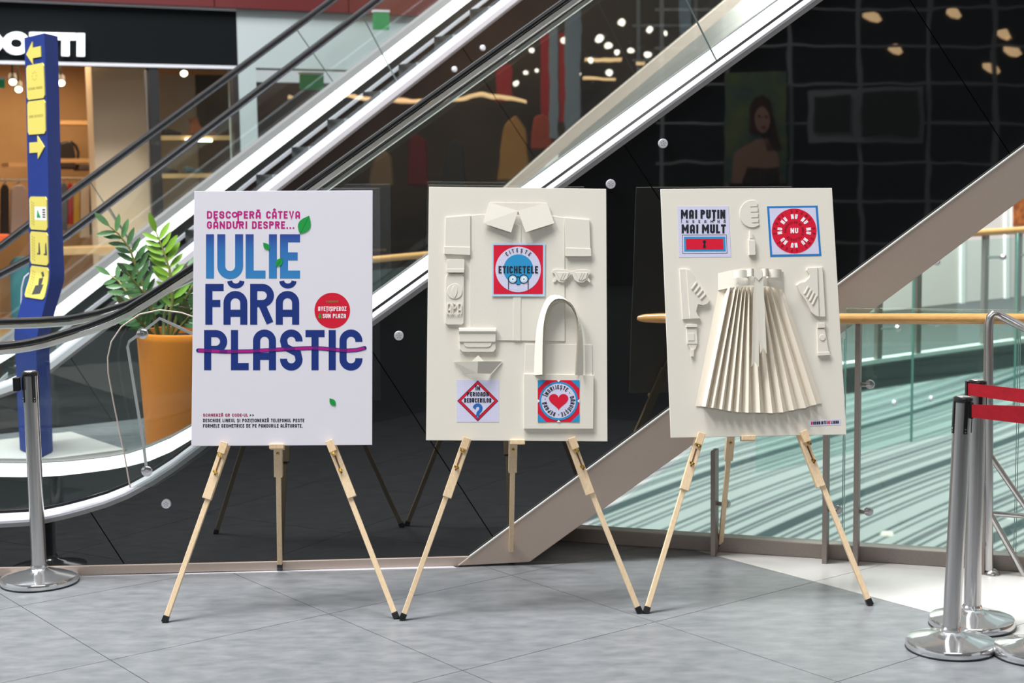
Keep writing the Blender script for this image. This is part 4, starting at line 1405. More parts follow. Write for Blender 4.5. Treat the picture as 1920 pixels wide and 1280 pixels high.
# ------------------------------------------------------------------ belt stanchions
def stanchion(lab, base_px, rad, height, lean, tape_px=None, box=None, base_xy=None):
    b = onz(*base_px)
    if base_xy is not None:
        b = np.array(base_xy)
    t = thing('belt_stanchion', lab, 'stanchion', b)
    top = b + np.array([lean, 0, height])
    ax = (top - b) / np.linalg.norm(top - b)
    MB().lathe(b, [(0, .0), (rad - .004, 0), (rad, .006), (rad, .024), (rad - .004, .032), (rad * .82, .040), (rad * .52, .050), (.045, .060), (.038, .066), (0, .066)], (0, 0, 1), 48).build('base_disc', M_CHROME, t)
    MB().lathe(b, [(rad + .001, 0), (rad + .002, .003), (rad + .001, .006), (rad - .01, .006)], (0, 0, 1), 48).build('base_rim', M_RUBBER, t)
    MB().tube([b + ax * .055, top - ax * .012], .0318, 28).build('pole', M_STEEL, t)
    MB().lathe(b, [(.036, .062), (.0375, .075), (.033, .082)], ax, 28).build('pole_collar', M_CHROME, t)
    hd = MB().lathe(top - ax * .016, [(.0, .016), (.027, .016), (.033, .013), (.0345, .008), (.0345, 0), (.0325, -.004)], ax, 28).build('head_cap', M_RUBBER, t)
    MB().lathe(top + ax * .0002, [(0, .001), (.024, .001), (.025, 0)], ax, 24).build('cap_plate', M_STEEL, hd)
    view = np.array([-b[0], -b[1], 0])
    view /= np.linalg.norm(view)
    sd = np.array([-view[1], view[0], 0])
    for k in range(4):
        a = math.radians(22 + 90 * k)
        q = view * math.cos(a) + sd * math.sin(a)
        s_ = np.cross(ax, q)
        c = top - ax * .072 + q * .0325
        cl = MB().box(c, s_ * .0075, q * .003, ax * .060).build('belt_slot', M_RUBBER, t, bevel=.002)
        w = MB()
        for dz in (.042, .053):
            w.lathe(c - ax * dz + q * .003, [(0, .0012), (.0028, .001), (.003, 0)], q, 10)
        w.build('rivet', M_STEEL, cl, kind='stuff')
    if box:
        c = onY(box[0], box[1], b[1] - .03)
        MB().box(c, (.0135, 0, 0), (0, .018, 0), (0, 0, .029)).build('belt_cassette', M_RUBBER, t, bevel=.003)
    if tape_px:
        tp, bt, dy = tape_px
        Y0 = b[1] - .036
        n = 8

        def row(P):
            out = []
            for k in range(n + 1):
                u = k / n
                x = P[0][0] + (P[1][0] - P[0][0]) * u
                y = P[0][1] + (P[1][1] - P[0][1]) * u
                out.append(onY(x, y, Y0 + dy * u))
            return out
        MB().ruled(row(bt), row(tp), (0, .0016, 0)).build('belt_tape', M_REDTAPE, t, label='red belt tape')
        c = (row(tp)[0] + row(bt)[0]) / 2
        MB().box(c + np.array([.001, .012, 0]), (.006, 0, 0), (0, .012, 0), (0, 0, .029)).build('belt_end', M_RUBBER, t, bevel=.002)
    return t


stanchion('chrome belt stanchion standing alone before the escalator foot at far left', (75, 1092), .165, .925, 0, None, (32, 720))
stanchion('nearer chrome belt stanchion with lower red tape at right', (1782, 1215), .160, .925, .030, (((1822, 758), (2300, 772)), ((1822, 782.5), (2300, 840)), -.25))
stanchion('chrome belt stanchion behind, with the upper red tape at right', (1822, 1172), .160, .945, .004, (((1815, 718), (2300, 770)), ((1815, 740.5), (2300, 810)), -.3))
stanchion('chrome belt stanchion cut off by the right edge of the picture', (1942, 1228), .150, .925, -.006)

# ------------------------------------------------------------------ stainless gate barrier at the right edge
br = thing('gate_barrier', 'stainless tube barrier with sloping top rail and diagonal braces at right edge', 'barrier', onz(1852, 1072))
yb = 6.50
P_ = lambda x, y, dy=0: onY(x, y, yb + dy)
bend = [P_(1854, 1068), P_(1854, 620), P_(1854.5, 603), P_(1857, 594), P_(1862, 588), P_(1870, 589), P_(1880, 594), P_(1920, 614, -.05), P_(2040, 676, -.2)]
MB().tube(bend, .0180, 20).build('frame_tube', M_STEEL, br)
MB().lathe(onz(1852, 1070) * np.array([1, 0, 0]) + np.array([0, yb, 0]), [(0, .02), (.02, .022), (.03, .012), (.034, .004), (.034, 0)], (0, 0, 1), 28).build('foot_flange', M_STEEL, br)
MB().tube([P_(1853, 848), P_(1918, 943, -.03), P_(1990, 1046, -.06)], .0125, 16).build('diagonal_brace', M_STEEL, br)
MB().tube([P_(1851, 953), P_(1912, 1062, -.03), P_(1945, 1120, -.05)], .0125, 16).build('diagonal_brace', M_STEEL, br)
MB().tube([P_(1857, 962), P_(1990, 972, .05)], .0115, 16).build('cross_tube', M_STEEL, br)
for y in (908, 1022):
    c = P_(1840, y)
    MB().lathe(c, [(0, .02), (.008, .018), (.011, .008), (.006, 0)], (-1, -.6, 0), 14).build('hinge_knob', M_CHROME, br)

# ------------------------------------------------------------------ glass guard with the oak rail
G = Wall((1.217, 6.86, 0), math.atan(-.341))
gr = thing('glass_guardrail', 'glass guardrail with oak handrail and grey flat posts to the right of the easels', 'guardrail', G.O)
ra, rb = np.array([.548, 6.825, 1.093]), np.array([2.62, 6.435, 1.097])
rail_path = [ra, ra + (rb - ra) * .006, ra + (rb - ra) * .02, ra + (rb - ra) * .05, ra + (rb - ra) * .2, rb]
MB().tube(rail_path, [.008, .014, .019, .022, .0235, .0235], 20).build('handrail', M_OAK, gr)
M_POST = mat('grey_brown_flat_steel', (150, 140, 134), .45, .35, noise=(300, (136, 126, 120), 2))


def gs(px_, z=0., b=0.):
    """point on the guard at a px column and a height"""
    p = G.at(px_, 900, b)
    return np.array([p[0], p[1], z])


tb = MB()
a, b_ = gs(960), gs(2400)
tb.prism([a, b_, b_ + G.n * .085, a + G.n * .085], (0, 0, .068))
tb.build('base_channel', M_POST, gr, bevel=.004)
for x0, x1, nm in ((1584, 1903, 0), (1908, 2300, 0)):
    MB().prism([gs(x0, .06, .04), gs(x1, .06, .04), gs(x1, 1.128, .04), gs(x0, 1.128, .04)], G.n * .012).build('glass_pane', M_GLASSG, gr)
MB().prism([G.at(x, y, .04) for x, y in ((1098, 988), (1303, 838), (1579, 632), (1579, 1026), (1331, 1008))], G.n * .012).build('glass_pane', M_GLASSG, gr)
for px_ in (1580.5, 1583.5, 1904, 1907.5):
    MB().bar(gs(px_, .07, .046), gs(px_, 1.12 if px_ > 1583 else .99, .046), .0035, .014, G.n).build('pane_edge', M_GEDGE, gr)
for px_, zt in ((1340, None), (1549, .96), (1607, 1.085), (1845, 1.085), (1990, 1.085)):
    b0 = gs(px_, 0, -.045)
    if zt is None:
        zt = G.at(px_, 843, -.045)[2]
    po_ = MB().box((b0[0], b0[1], zt / 2), G.d * .0105, G.n * .042, (0, 0, zt / 2)).build('post', M_POST, gr, bevel=.0015)
    for zz, sg_ in ((.80, 1 if px_ < 1700 else -1), (.235, 1 if px_ < 1700 else -1)):
        if zz > zt:
            continue
        c = np.array([b0[0], b0[1], zz]) + G.n * .01
        arm = MB().tube([c, c + G.d * .035 * sg_ - G.n * .012, c + G.d * .06 * sg_ + G.n * .01], [.010, .009, .007], 10)
        arm.lathe(c + G.d * .05 * sg_ + G.n * .005, [(0, .014), (.018, .012), (.021, .0), (.018, -.01), (0, -.012)], -G.n, 18)
        arm.build('glass_clamp', M_STEEL, po_)

# ------------------------------------------------------------------ far guard across the opening, gallery wall behind
FG = Wall((2.85, 13.39, 0), math.radians(39.5))
fg = thing('glass_guardrail', 'far glass guardrail with light wooden rail across the opening', 'guardrail', FG.O)
fs_ = lambda px_, z=0., b=0.: (lambda p: np.array([p[0], p[1], z]))(FG.at(px_, 600, b))
MB().tube([fs_(1500, 1.10, .03), fs_(2300, 1.10, .03)], .034, 14).build('handrail', M_OAK, fg)
for x0, x1 in ((1420, 1711), (1713, 1904), (1906, 2300)):
    MB().prism([fs_(x0, -.76, -.06), fs_(x1, -.76, -.06), fs_(x1, 1.04, -.06), fs_(x0, 1.04, -.06)], FG.n * .012).build('glass_pane', M_GLASSG, fg)
for px_ in (1712, 1905):
    MB().bar(fs_(px_, -.76, -.054), fs_(px_, 1.08, -.054), .016, .016, FG.n).build('pane_edge', M_GEDGE, fg)
for px_ in (1647, 1720, 1845, 1907, 2010):
    p = fs_(px_, 0, .03)
    po_ = MB().box((p[0], p[1], .54), FG.d * .034, FG.n * .02, (0, 0, .54)).build('post', M_POST, fg)
    for y_ in (.86, .30):
        c = np.array([p[0], p[1], y_])
        e_ = c + FG.d * .16 - FG.n * .09
        ar = MB().tube([c, e_], .014, 8)
        ar.lathe(e_, [(0, .03), (.024, .022), (.032, .0), (.024, -.022), (0, -.03)], -FG.n, 14)
        ar.build('glass_clamp', M_STEEL, po_)
for px_, py_ in ((1677, 755), (1746, 747)):
    c = FG.at(px_, py_, -.07)
    MB().lathe(c, [(0, .02), (.022, .018), (.03, .0), (.03, -.01)], -FG.n, 18).build('fixing_disc', M_ALU, fg)
wq = lambda t, z, b=3.0: np.array([2.85 + c_d[0] * t + c_n[0] * b, 13.39 + c_d[1] * t + c_n[1] * b, z])
M_WALLW = mat('white_plaster', (226, 221, 216), .8)
struct(MB().prism([wq(-.6, 0), wq(10, 0), wq(10, 6), wq(-.6, 6)], np.append(c_n, 0) * .2).build('wall_right', M_WALLW))
FW_ = Wall(wq(0, 0), math.radians(39.5))
for i, px_ in enumerate((1803, 1886)):
    MB_ = MB().prism(FW_.path([(px_, 300), (px_ + 7, 300), (px_ + 7, 620), (px_, 620)], -.03), FW_.n * .03)
    struct(MB_.build('trim_%d' % (4 + i), M_WHITE))
pic = thing('wall_picture', 'orange brown picture on the white gallery wall at right edge', 'picture', FW_.at(1930, 426, -.03))
MB().prism(FW_.path([(1896, 366), (1962, 362), (1962, 424), (1896, 430)], -.03), FW_.n * .03).build('picture_frame', M_WHITE, pic)
MB().prism(FW_.path([(1900, 371), (1958, 367), (1958, 420), (1900, 425)], -.036), FW_.n * .006).build('picture_print', mat('orange_brown_print', (206, 120, 50), .6, noise=(9, (120, 58, 20), 5)), pic)
fl_ = onz(1663, 1002, -5.0)  # blurred white disc, built as a low disc with emission
tag(MB().lathe(fl_, [(0, .05), (.10, .045), (.115, .02), (.12, 0)], (0, 0, 1), 24).build('floor_disc', mat('glowing_white', (246, 244, 228), .5, emit=(255, 250, 225), estr=.5)),
    'round white glowing disc on the striped floor below', 'light')

# short stretch of guard seen between the left and the middle board
g3 = thing('glass_guardrail', 'short oak topped guardrail glimpsed between the left and middle boards', 'guardrail', (-.9, 11.5, 0))
qa, qb = onz(640, 492, 1.1), onz(800, 477, 1.1)
MB().tube([qa, qb], .026, 14).build('handrail', M_OAK, g3)
MB().prism([(qa[0], qa[1], .08), (qb[0], qb[1], .08), (qb[0], qb[1], 1.02), (qa[0], qa[1], 1.02)], (0, .012, 0)).build('glass_pane', M_GLASSG, g3)
for k in (.08, .92):
    q = qa + (qb - qa) * k
    MB().box((q[0], q[1] + .05, .54), (.03, 0, 0), (0, .015, 0), (0, 0, .54)).build('post', M_POST, g3)

# ------------------------------------------------------------------ wayfinding totem
rows = [(62, 45, 83, 108), (200, 49, 88, 111.5), (400, 53.5, 91.5, 116), (480, 55, 93.5, 119.5), (515, 55, 94.3, 120.8), (530, 52, 93, 120.6), (545, 47, 90, 117), (590, 36, 79, 103.5), (620, 28, 71.5, 96.5), (640, 27, 68, 93),
        (660, 28.5, 68, 93), (760, 33, 70.5, 96.5), (858, 38, 74, 100)]
YB, YA, YC = 9.55, 9.86, 9.78


def trow(r):
    y, a, b, c = r
    Bp = onY(b, y, YB)
    z = max(Bp[2], 0.)
    A = np.array([onY(a, y, YA)[0], YA, z])
    C = np.array([onY(c, y, YC)[0], YC, z])
    return A, np.array([Bp[0], YB, z]), C, A + C - np.array([Bp[0], YB, z])


to = thing('wayfinding_totem', 'tall blue bent wayfinding totem with yellow panels behind the escalator foot', 'sign', (-3.0, 9.7, 0))
m = MB()
tv = [trow(r) for r in rows]
vs = [p for r in tv for p in r]
fs = []
for i in range(len(tv) - 1):
    for k in range(4):
        fs.append([4 * i + k, 4 * i + (k + 1) % 4, 4 * i + 4 + (k + 1) % 4, 4 * i + 4 + k])
fs += [[0, 1, 2, 3], [4 * len(tv) - 4 + k for k in (3, 2, 1, 0)]]
m.add(vs, fs)
m.build('totem_body', M_BLUE, to)
fnrm = np.cross(tv[0][1] - tv[0][0], np.array([0, 0, 1.]))
fnrm /= np.linalg.norm(fnrm)
fnrm *= -np.sign(fnrm[1])


def tf(u, y, off=.0):
    ys = [r[0] for r in rows]
    a = np.interp(y, ys, [r[1] for r in rows])
    b = np.interp(y, ys, [r[2] for r in rows])
    A, Bq, _, _ = trow((y, a, b, 0))
    return A + (Bq - A) * u + fnrm * off


def tpanel(y0, y1, name='yellow_panel'):
    lo, hi = [], []
    for k in range(13):
        y = y0 + (y1 - y0) * k / 12
        e = min(y - y0, y1 - y)
        r = max(0, 4 - e) / 4
        ins = .06 * (1 - math.sqrt(max(0, 1 - r * r)))
        lo.append(tf(.10 + ins, y, .006))
        hi.append(tf(.95 - ins, y, .006))
    return MB().ruled(lo, hi, -fnrm * .006).build(name, M_YELLOW, to)


I_OLIVE = flatmat('faded_olive_print', (178, 164, 84))
I_GREY = flatmat('dark_grey_print', (70, 72, 74))


def tpoly(mb, pts, off, mi=0):
    mb.add([tf(u, y, off) for u, y in pts], [list(range(len(pts)))], mi)


ARW = lambda s, yc: [(.5 - s * .38, yc), (.5 - s * .06, yc - 22), (.5 - s * .06, yc - 10), (.5 + s * .34, yc - 10), (.5 + s * .34, yc + 10), (.5 - s * .06, yc + 10), (.5 - s * .06, yc + 22)]
for s, yc in ((1, 95), (-1, 275)):
    MB().prism([tf(u, y, .006) for u, y in ARW(s, yc)], -fnrm * .005).build('yellow_arrow', M_YELLOW, to)
pp = [tpanel(*q) for q in ((117, 183), (186, 250), (369, 432), (436, 498), (502, 562))]


def ttext(mb, t, u0, u1, y0, y1, s, mi=0):
    for c, gx, gw in layout(t, y1 - y0, s, (u1 - u0) * 40):
        if c == ' ':
            continue
        for path in glyph(c, gw, y1 - y0, s, 4):
            v_, f_ = ribbon2(path, s)
            mb.add([tf(u0 + (gx + a) / 40, y0 + b, .0066) for a, b in v_], f_, mi)


q = MB()
for k in range(8):
    a = k * math.pi / 4
    tpoly(q, [(.5 + .1 * math.cos(a) + .03 * math.cos(t), 139 + 8 * math.sin(a) + 1.2 * math.sin(t)) for t in (0, 1.57, 3.14, 4.71)], .0066)
ttext(q, 'REGINA MARIA', .18, .86, 160, 164.5, .9)
q.build('panel_print', I_OLIVE, pp[0], kind='stuff', fix=False)
q = MB()
ttext(q, 'SUN OFFICES', .18, .86, 213, 218, 1.0)
q.build('panel_print', I_OLIVE, pp[1], kind='stuff', fix=False)
q = MB()
tpoly(q, [(.36, 388), (.93, 388), (.93, 413), (.36, 413)], .0063, 0)
tpoly(q, [(.50, 393), (.66, 409), (.46, 409)], .0066, 1)
for k in range(4):
    tpoly(q, [(.74, 392 + 4.6 * k), (.88, 392 + 4.6 * k), (.88, 395 + 4.6 * k), (.74, 395 + 4.6 * k)], .0066, 2)
q.build('panel_print', [I_WHITE, I_GREEN, I_GREY], pp[2], kind='stuff', fix=False)
q = MB()
for u0 in (.52, .84):
    tpoly(q, [(u0, 458), (u0 + .05, 455), (u0 + .08, 478), (u0 - .02, 478)], .0066)
    tpoly(q, [(u0 - .08, 476), (u0 + .06, 476), (u0 + .06, 479), (u0 - .08, 479)], .0066)
q.build('panel_print', I_GREY, pp[3], kind='stuff', fix=False)
q = MB()
tpoly(q, [(.62, 512), (.72, 510), (.78, 518), (.70, 522)], .0066)
tpoly(q, [(.56, 524), (.74, 522), (.70, 536), (.58, 540)], .0066)
tpoly(q, [(.46, 538), (.80, 534), (.74, 552), (.40, 556)], .0066)
q.build('panel_print', I_GREY, pp[4], kind='stuff', fix=False)
for i, (y0, y1) in ((2, (378, 424)), (3, (444, 492)), (4, (510, 556))):
    q = MB()
    for u0 in (.20, .29):
        for k in range(9):
            y = y0 + (y1 - y0) * k / 9 + (2 if u0 > .25 else 0)
            tpoly(q, [(u0, y), (u0 + .05, y + .4), (u0 + .05, y + (y1 - y0) / 9 * .62), (u0, y + (y1 - y0) / 9 * .55)], .0066)
    q.build('panel_small_print', I_OLIVE, pp[i], kind='stuff', fix=False)
# loose cable beside it
tag(MB().tube([onY(55, 512, 9.9), onY(46, 520, 9.9), onY(41, 540, 9.9), onY(40, 575, 9.9)], .006, 6).build('cable_loop', M_ALU), 'thin grey cable loop at the bend of the blue totem', 'cable')

# ------------------------------------------------------------------ planter with its plant
pc = np.array([-1.875, 9.05, 0])
pl_ = thing('potted_plant', 'leafy green plant in a tall orange pot behind the escalator foot', 'plant', pc)
M_ORANGE = mat('orange_pot', (250, 144, 34), .45)
MB().lathe(pc, [(0, 0), (.275, 0), (.28, .01), (.315, .80), (.318, .835), (.312, .845), (.295, .845), (.29, .80), (0, .80)], (0, 0, 1), 48).build('pot', M_ORANGE, pl_)
MB().lathe(pc + np.array([0, 0, .79]), [(0, .02), (.15, .025), (.288, .012)], (0, 0, 1), 32).build('soil', mat('dark_soil', (70, 54, 40), .9, noise=(60, (44, 34, 26), 4)), pl_)
M_LEAF = mat('glossy_leaf', (84, 124, 74), .3, noise=(30, (52, 92, 54), 2))
M_LEAFB = mat('young_leaf', (126, 168, 52), .35, noise=(30, (98, 146, 44), 2))
M_STEM = mat('fleshy_stem', (128, 132, 66), .5)


def leaf_mesh(nm, m_):
    k = 7
    vs, fs = [], []
    for i in range(k + 1):
        t = i / k
        w = .155 * math.sin(math.pi * min(1, t * .96 + .02)) ** .75
        z = -.10 * t * t
        vs += [(t, -w, z + .05 * w), (t, 0, z - .02 * math.sin(math.pi * t)), (t, w, z + .05 * w)]
    for i in range(k):
        for j in (0, 1):
            fs.append([3 * i + j, 3 * i + 3 + j, 3 * i + 4 + j, 3 * i + 1 + j])
    me = bpy.data.meshes.new(nm)
    me.from_pydata(vs, [], fs)
    me.materials.append(m_)
    for p in me.polygons:
        p.use_smooth = True
    return me


LM = {0: leaf_mesh('leaf_mesh', M_LEAF), 1: leaf_mesh('young_leaf_mesh', M_LEAFB)}
stems = [([(296, 632), (285, 575), (262, 520), (243, 465), (222, 438), (205, 424)], 0, 0, -.05), ([(312, 632), (324, 560), (318, 505), (306, 468), (293, 436)], 1, 0, .0),
         ([(288, 632), (262, 590), (240, 550), (222, 526), (207, 516)], 0, 0, .05), ([(318, 632), (338, 575), (362, 535), (392, 508), (420, 495)], 0, 0, .05),
         ([(300, 632), (288, 590), (272, 552), (252, 528), (238, 510)], 0, 0, -.1), ([(322, 632), (345, 605), (366, 580), (392, 566)], 0, 0, -.12),
         ([(306, 632), (308, 590), (318, 556), (340, 530), (352, 505)], 0, 0, .12), ([(292, 632), (270, 610), (250, 590), (236, 576)], 0, 0, -.14)]
rng = random.Random(3)
for si, (pts, young, _, dy) in enumerate(stems):
    P3 = [onY(x, y, pc[1] + dy * (i / (len(pts) - 1)) * 2) for i, (x, y) in enumerate(pts)]
    P3[0][2] = .80
    sm = MB().tube(P3, [.011 - .0075 * i / (len(P3) - 1) for i in range(len(P3))], 7).build('stem', M_STEM, pl_)
    L = [0]
    for a, b in zip(P3, P3[1:]):
        L.append(L[-1] + np.linalg.norm(b - a))
    nl = 11 if L[-1] > .5 else 7
    for k in range(nl):
        t = .30 + .70 * k / (nl - 1)
        p = np.array([np.interp(t * L[-1], L, [q[c] for q in P3]) for c in range(3)])
        p2 = np.array([np.interp(min(1, t + .05) * L[-1], L, [q[c] for q in P3]) for c in range(3)])
        p1 = np.array([np.interp(max(0, t - .05) * L[-1], L, [q[c] for q in P3]) for c in range(3)])
        T_ = p2 - p1
        T_ /= np.linalg.norm(T_)
        side = np.cross(T_, np.array([.15, -1., .1]))
        side /= np.linalg.norm(side)
        for sg_ in ((-1, 1) if k < nl - 1 else (0,)):
            d = T_ * .62 + side * sg_ * .8 + np.array([0, rng.uniform(-.35, .25), rng.uniform(0, .2)])
            d /= np.linalg.norm(d)
            nn = np.cross(d, np.cross(np.array([0, -1., .5]), d))
            nn /= np.linalg.norm(nn)
            yv = np.cross(nn, d)
            ln = (.115 - .02 * abs(t - .6)) * rng.uniform(.85, 1.1) * (1.1 if young else 1)
            o = bpy.data.objects.new('leaf', LM[young])
            COL.objects.link(o)
            o.parent = sm
            q_ = p - pc
            o.matrix_local = Matrix(((d[0] * ln, yv[0] * ln, nn[0] * ln, q_[0]), (d[1] * ln, yv[1] * ln, nn[1] * ln, q_[1]), (d[2] * ln, yv[2] * ln, nn[2] * ln, q_[2]), (0, 0, 0, 1)))

# ------------------------------------------------------------------ shop front at the back left
_p = EYE + ray(0, 300) * (16.5 / ray(0, 300)[1])
S = Wall(_p * np.array([1, 1, 0]), math.radians(30))


def sp(px_, z, b=0.):
    p = S.at(px_, 300, b)
    return np.array([p[0], p[1], z])


def swall(px0, px1, z0, z1, b, th, name, m, parent=None):
    o = MB().prism([sp(px0, z0, b), sp(px1, z0, b), sp(px1, z1, b), sp(px0, z1, b)], S.n * th).build(name, m, parent)
    return o


M_FASCIA = mat('black_fascia', (15, 19, 21), .9, 0, .15)
M_TAN = mat('tan_shop_wall', (196, 158, 112), .8, noise=(1.2, (182, 144, 100), 3))
M_TAN2 = mat('pale_tan_panel', (206, 184, 156), .8)
M_BULK = mat('white_bulkhead', (178, 187, 189), .7)
M_REDB = mat('dark_red_band', (92, 26, 28), .5)
M_SHOPDK = mat('shop_dark', (30, 30, 32), .5)
swall(-1100, 452, 2.945, 3.585, 0, .35, 'wall_back', M_FASCIA)['kind'] = 'structure'
for i, (x0, x1) in enumerate(((-1100, -170), (-169, 130), (131, 411), (413, 660), (662, 1250))):
    struct(swall(x0, x1, 3.60, 4.9, -.10, .5, 'trim_%d' % (12 + i), M_REDB))
struct(swall(-1100, 452, 2.93, 2.965, -.02, .03, 'trim_10', M_ALU))
struct(swall(-1100, 452, 3.575, 3.60, -.02, .03, 'trim_11', M_ALU))
struct(swall(452, 980, 2.95, 3.60, 0, .35, 'wall_bulkhead', M_BULK))
struct(swall(452, 485, 0, 2.95, 0, .35, 'wall_column', M_BULK))
struct(swall(485, 980, 0, 2.95, 2.6, .1, 'wall_dark_recess', M_SHOPDK))
struct(swall(-1100, 470, 0, 3.5, 3.6, .1, 'wall_shop_back', M_TAN))
struct(MB().prism([sp(-1100, 3.2, .35), sp(452, 3.2, .35), sp(452, 3.2, 3.7), sp(-1100, 3.2, 3.7)], (0, 0, .1)).build('ceiling_shop', mat('shop_ceiling', (190, 164, 136), .9)))
struct(MB().prism([sp(-1100, .001, .1), sp(980, .001, .1), sp(980, .001, 3.7), sp(-1100, .001, 3.7)], (0, 0, .006)).build('floor_shop', mat('shop_wood_floor', (176, 134, 92), .5, noise=(5, (150, 110, 72), 4))))
struct(swall(178, 281, 0, 3.2, .9, .25, 'wall_panel', M_TAN2))
fr = thing('shop_door_frame', 'dark shop door frame with narrow glass edge under the black fascia', 'door frame', sp(294, 0))
swall(285, 303, 0, 2.945, .0, .12, 'frame_post', M_SHOPDK, fr)
swall(278.5, 281, 0, 2.9, .0, .03, 'glass_edge', M_STEEL, fr)
swall(441, 452, 0, 2.945, .0, .1, 'frame_post', M_SHOPDK, fr)
swall(303, 441, .05, 2.93, .03, .012, 'glass_pane', M_GLASS, fr)
struct(swall(373, 452, 0, 2.945, 1.3, .1, 'wall_window_back', mat('window_back_dark', (64, 56, 48), .7)))
struct(swall(303, 373, 0, 2.945, 1.32, .1, 'wall_window_side', mat('window_back_taupe', (170, 154, 136), .8)))
# lit letters
lt = thing('shop_sign', 'white lit shop lettering on the black fascia at top left', 'sign', sp(80, 3.14, -.05))
M_LIT = mat('lit_white_letter', (245, 248, 250), .5, emit=(245, 248, 255), estr=1.0)
for ch, x0, x1 in (('G', -42, 5.5), ('O', 7, 56), ('T', 57, 108), ('T', 105, 142.5), ('I', 145, 160)):
    q = MB()
    for path in glyph(ch, x1 - x0, 43, 13.0, 8):
        v_, f_ = ribbon2(path, 13.0)
        n_ = len(v_)
        fr_ = [S.at(x0 + a, 58.5 + b + (x0 + a) * .025, -.06) for a, b in v_]
        bk_ = [p + S.n * .05 for p in fr_]
        q.add(fr_ + bk_, f_ + [[f[0], f[1], f[1] + n_, f[0] + n_] for f in f_] + [[f[2], f[3], f[3] + n_, f[2] + n_] for f in f_] + [[f[1], f[2], f[2] + n_, f[1] + n_] for f in f_] + [[f[3], f[0], f[0] + n_, f[3] + n_] for f in f_])
    q.build('letter', M_LIT, lt)

M_LAMP = mat('lamp_lens', (255, 244, 224), .4, emit=(255, 238, 205), estr=6)


def spot(px_, py_, lab, b=1.2, r=.048):
    c = S.at(px_, py_, b)
    ax = np.array([.25, -.8, -.55])
    ax /= np.linalg.norm(ax)
    t = thing('spot_lamp', lab, 'lamp', c, None, 'shop ceiling spot lamps')
    MB().tube([c - ax * .1, np.array([c[0] - ax[0] * .1, c[1] - ax[1] * .1, 3.2])], .012, 8).build('lamp_stem', M_SHOPDK, t)
    MB().lathe(c, [(r * .55, -.16), (r * .9, -.14), (r, 0), (r * .86, 0)], ax, 16).build('lamp_housing', M_SHOPDK, t)
    MB().lathe(c, [(0, .004), (r * .8, .002), (r * .86, -.01)], ax, 16).build('lamp_lens', M_LAMP, t)
    return t


spot(24, 154, 'lit black spot lamp left of the totem, upper of two', 1.0)
spot(35, 168, 'lit black spot lamp left of the totem, lower of two', 1.4)
spot(115, 156, 'lit black spot lamp right of the blue totem', 1.2)
spot(345, 138, 'lit black spot lamp over the shoe display window', .8, .05)
# green signs
M_EXIT = mat('green_lit_sign', (24, 120, 72), .5, emit=(24, 140, 84), estr=.2)
for (x0, y0, x1, y1, b, lab) in ((703, 22, 730, 55, -.5, 'green exit sign hanging under the red band, upper of two'), (565, 139, 607, 167, .4, 'wide green exit sign in the dark recess, lower of two'), (-8, 148, 9, 164, .7, 'small green exit sign inside the shop at left edge')):
    t = thing('exit_sign', lab, 'sign', S.at((x0 + x1) / 2, y1, b))
    MB().prism(S.path([(x0, y1), (x1, y1 + .8), (x1, y0 + .8), (x0, y0)], b), S.n * .06).build('sign_box', M_EXIT, t)
    MB().prism(S.path([(x0 - 1, y0), (x1 + 1, y0 + .8), (x1 + 1, y0 - 3), (x0 - 1, y0 - 4)], b - .01), S.n * .08).build('sign_bracket', M_ALU, t)
# shelf, bag, clothes
M_SHELF = mat('pale_shelf_wood', (206, 162, 112), .5)


def shelf(px0, px1, py, b, lab, dep=.4, th=.05):
    a, c = S.at(px0, py, b), S.at(px1, py, b)
    z = (a[2] + c[2]) / 2
    q = [np.array([p[0], p[1], z]) for p in (a, c)]
    return tag(MB().prism([q[0], q[1], q[1] + S.n * dep, q[0] + S.n * dep], (0, 0, -th)).build('wall_shelf', M_SHELF), lab, 'shelf')


shelf(113, 180, 226, 2.6, 'upper wooden shelf on the tan shop wall')
shelf(113, 182, 297, 2.4, 'middle wooden shelf carrying the black handbag')
shelf(303, 436, 254, .5, 'upper wooden shelf in the shoe window')
shelf(303, 436, 325, .5, 'lower wooden shelf in the shoe window')
shelf(16, 50, 305, 2.4, 'short wooden shelf left of the blue totem')
tag(MB().prism(S.path([(349, 259), (398, 260), (398, 266), (349, 265)], .45), S.n * .03).build('light_strip', M_LAMP), 'white light strip under the upper shoe shelf', 'light')
hb = thing('handbag', 'black handbag on the middle wooden shelf', 'bag', S.at(130, 296, 2.5))
MB().prism(S.path([(112, 296), (143, 297), (139, 272), (128, 264), (114, 268)], 2.45), S.n * .22).build('bag_body', mat('black_leather', (34, 28, 28), .5), hb, bevel=.02)
MB().tube(S.path([(128, 270), (134, 266), (142, 273), (147, 285), (146, 298)], 2.5), .018, 8).build('bag_strap', mat('black_leather', (34, 28, 28), .5), hb)


def garment(px0, px1, py0, py1, b, rgb, lab, th=.07):
    t = thing('hanging_garment', lab, 'garment', S.at((px0 + px1) / 2, py1, b))
    w = px1 - px0
    sh_ = [(px0, py1), (px0 + w * .04, py0 + 12), (px0 + w * .30, py0 + 2), (px0 + w * .5, py0 + 4), (px0 + w * .70, py0 + 2), (px0 + w * .96, py0 + 12), (px1, py1)]
    MB().prism(S.path(sh_, b), S.n * th).build('garment_body', mat('cloth_%d_%d_%d' % rgb, rgb, .85), t, bevel=.015)
    MB().tube(S.path([(px0 + w * .2, py0 + 5), (px0 + w * .5, py0 - 1), (px0 + w * .5, py0 - 9)], b + .03), .008, 6).build('hanger', M_STEEL, t)


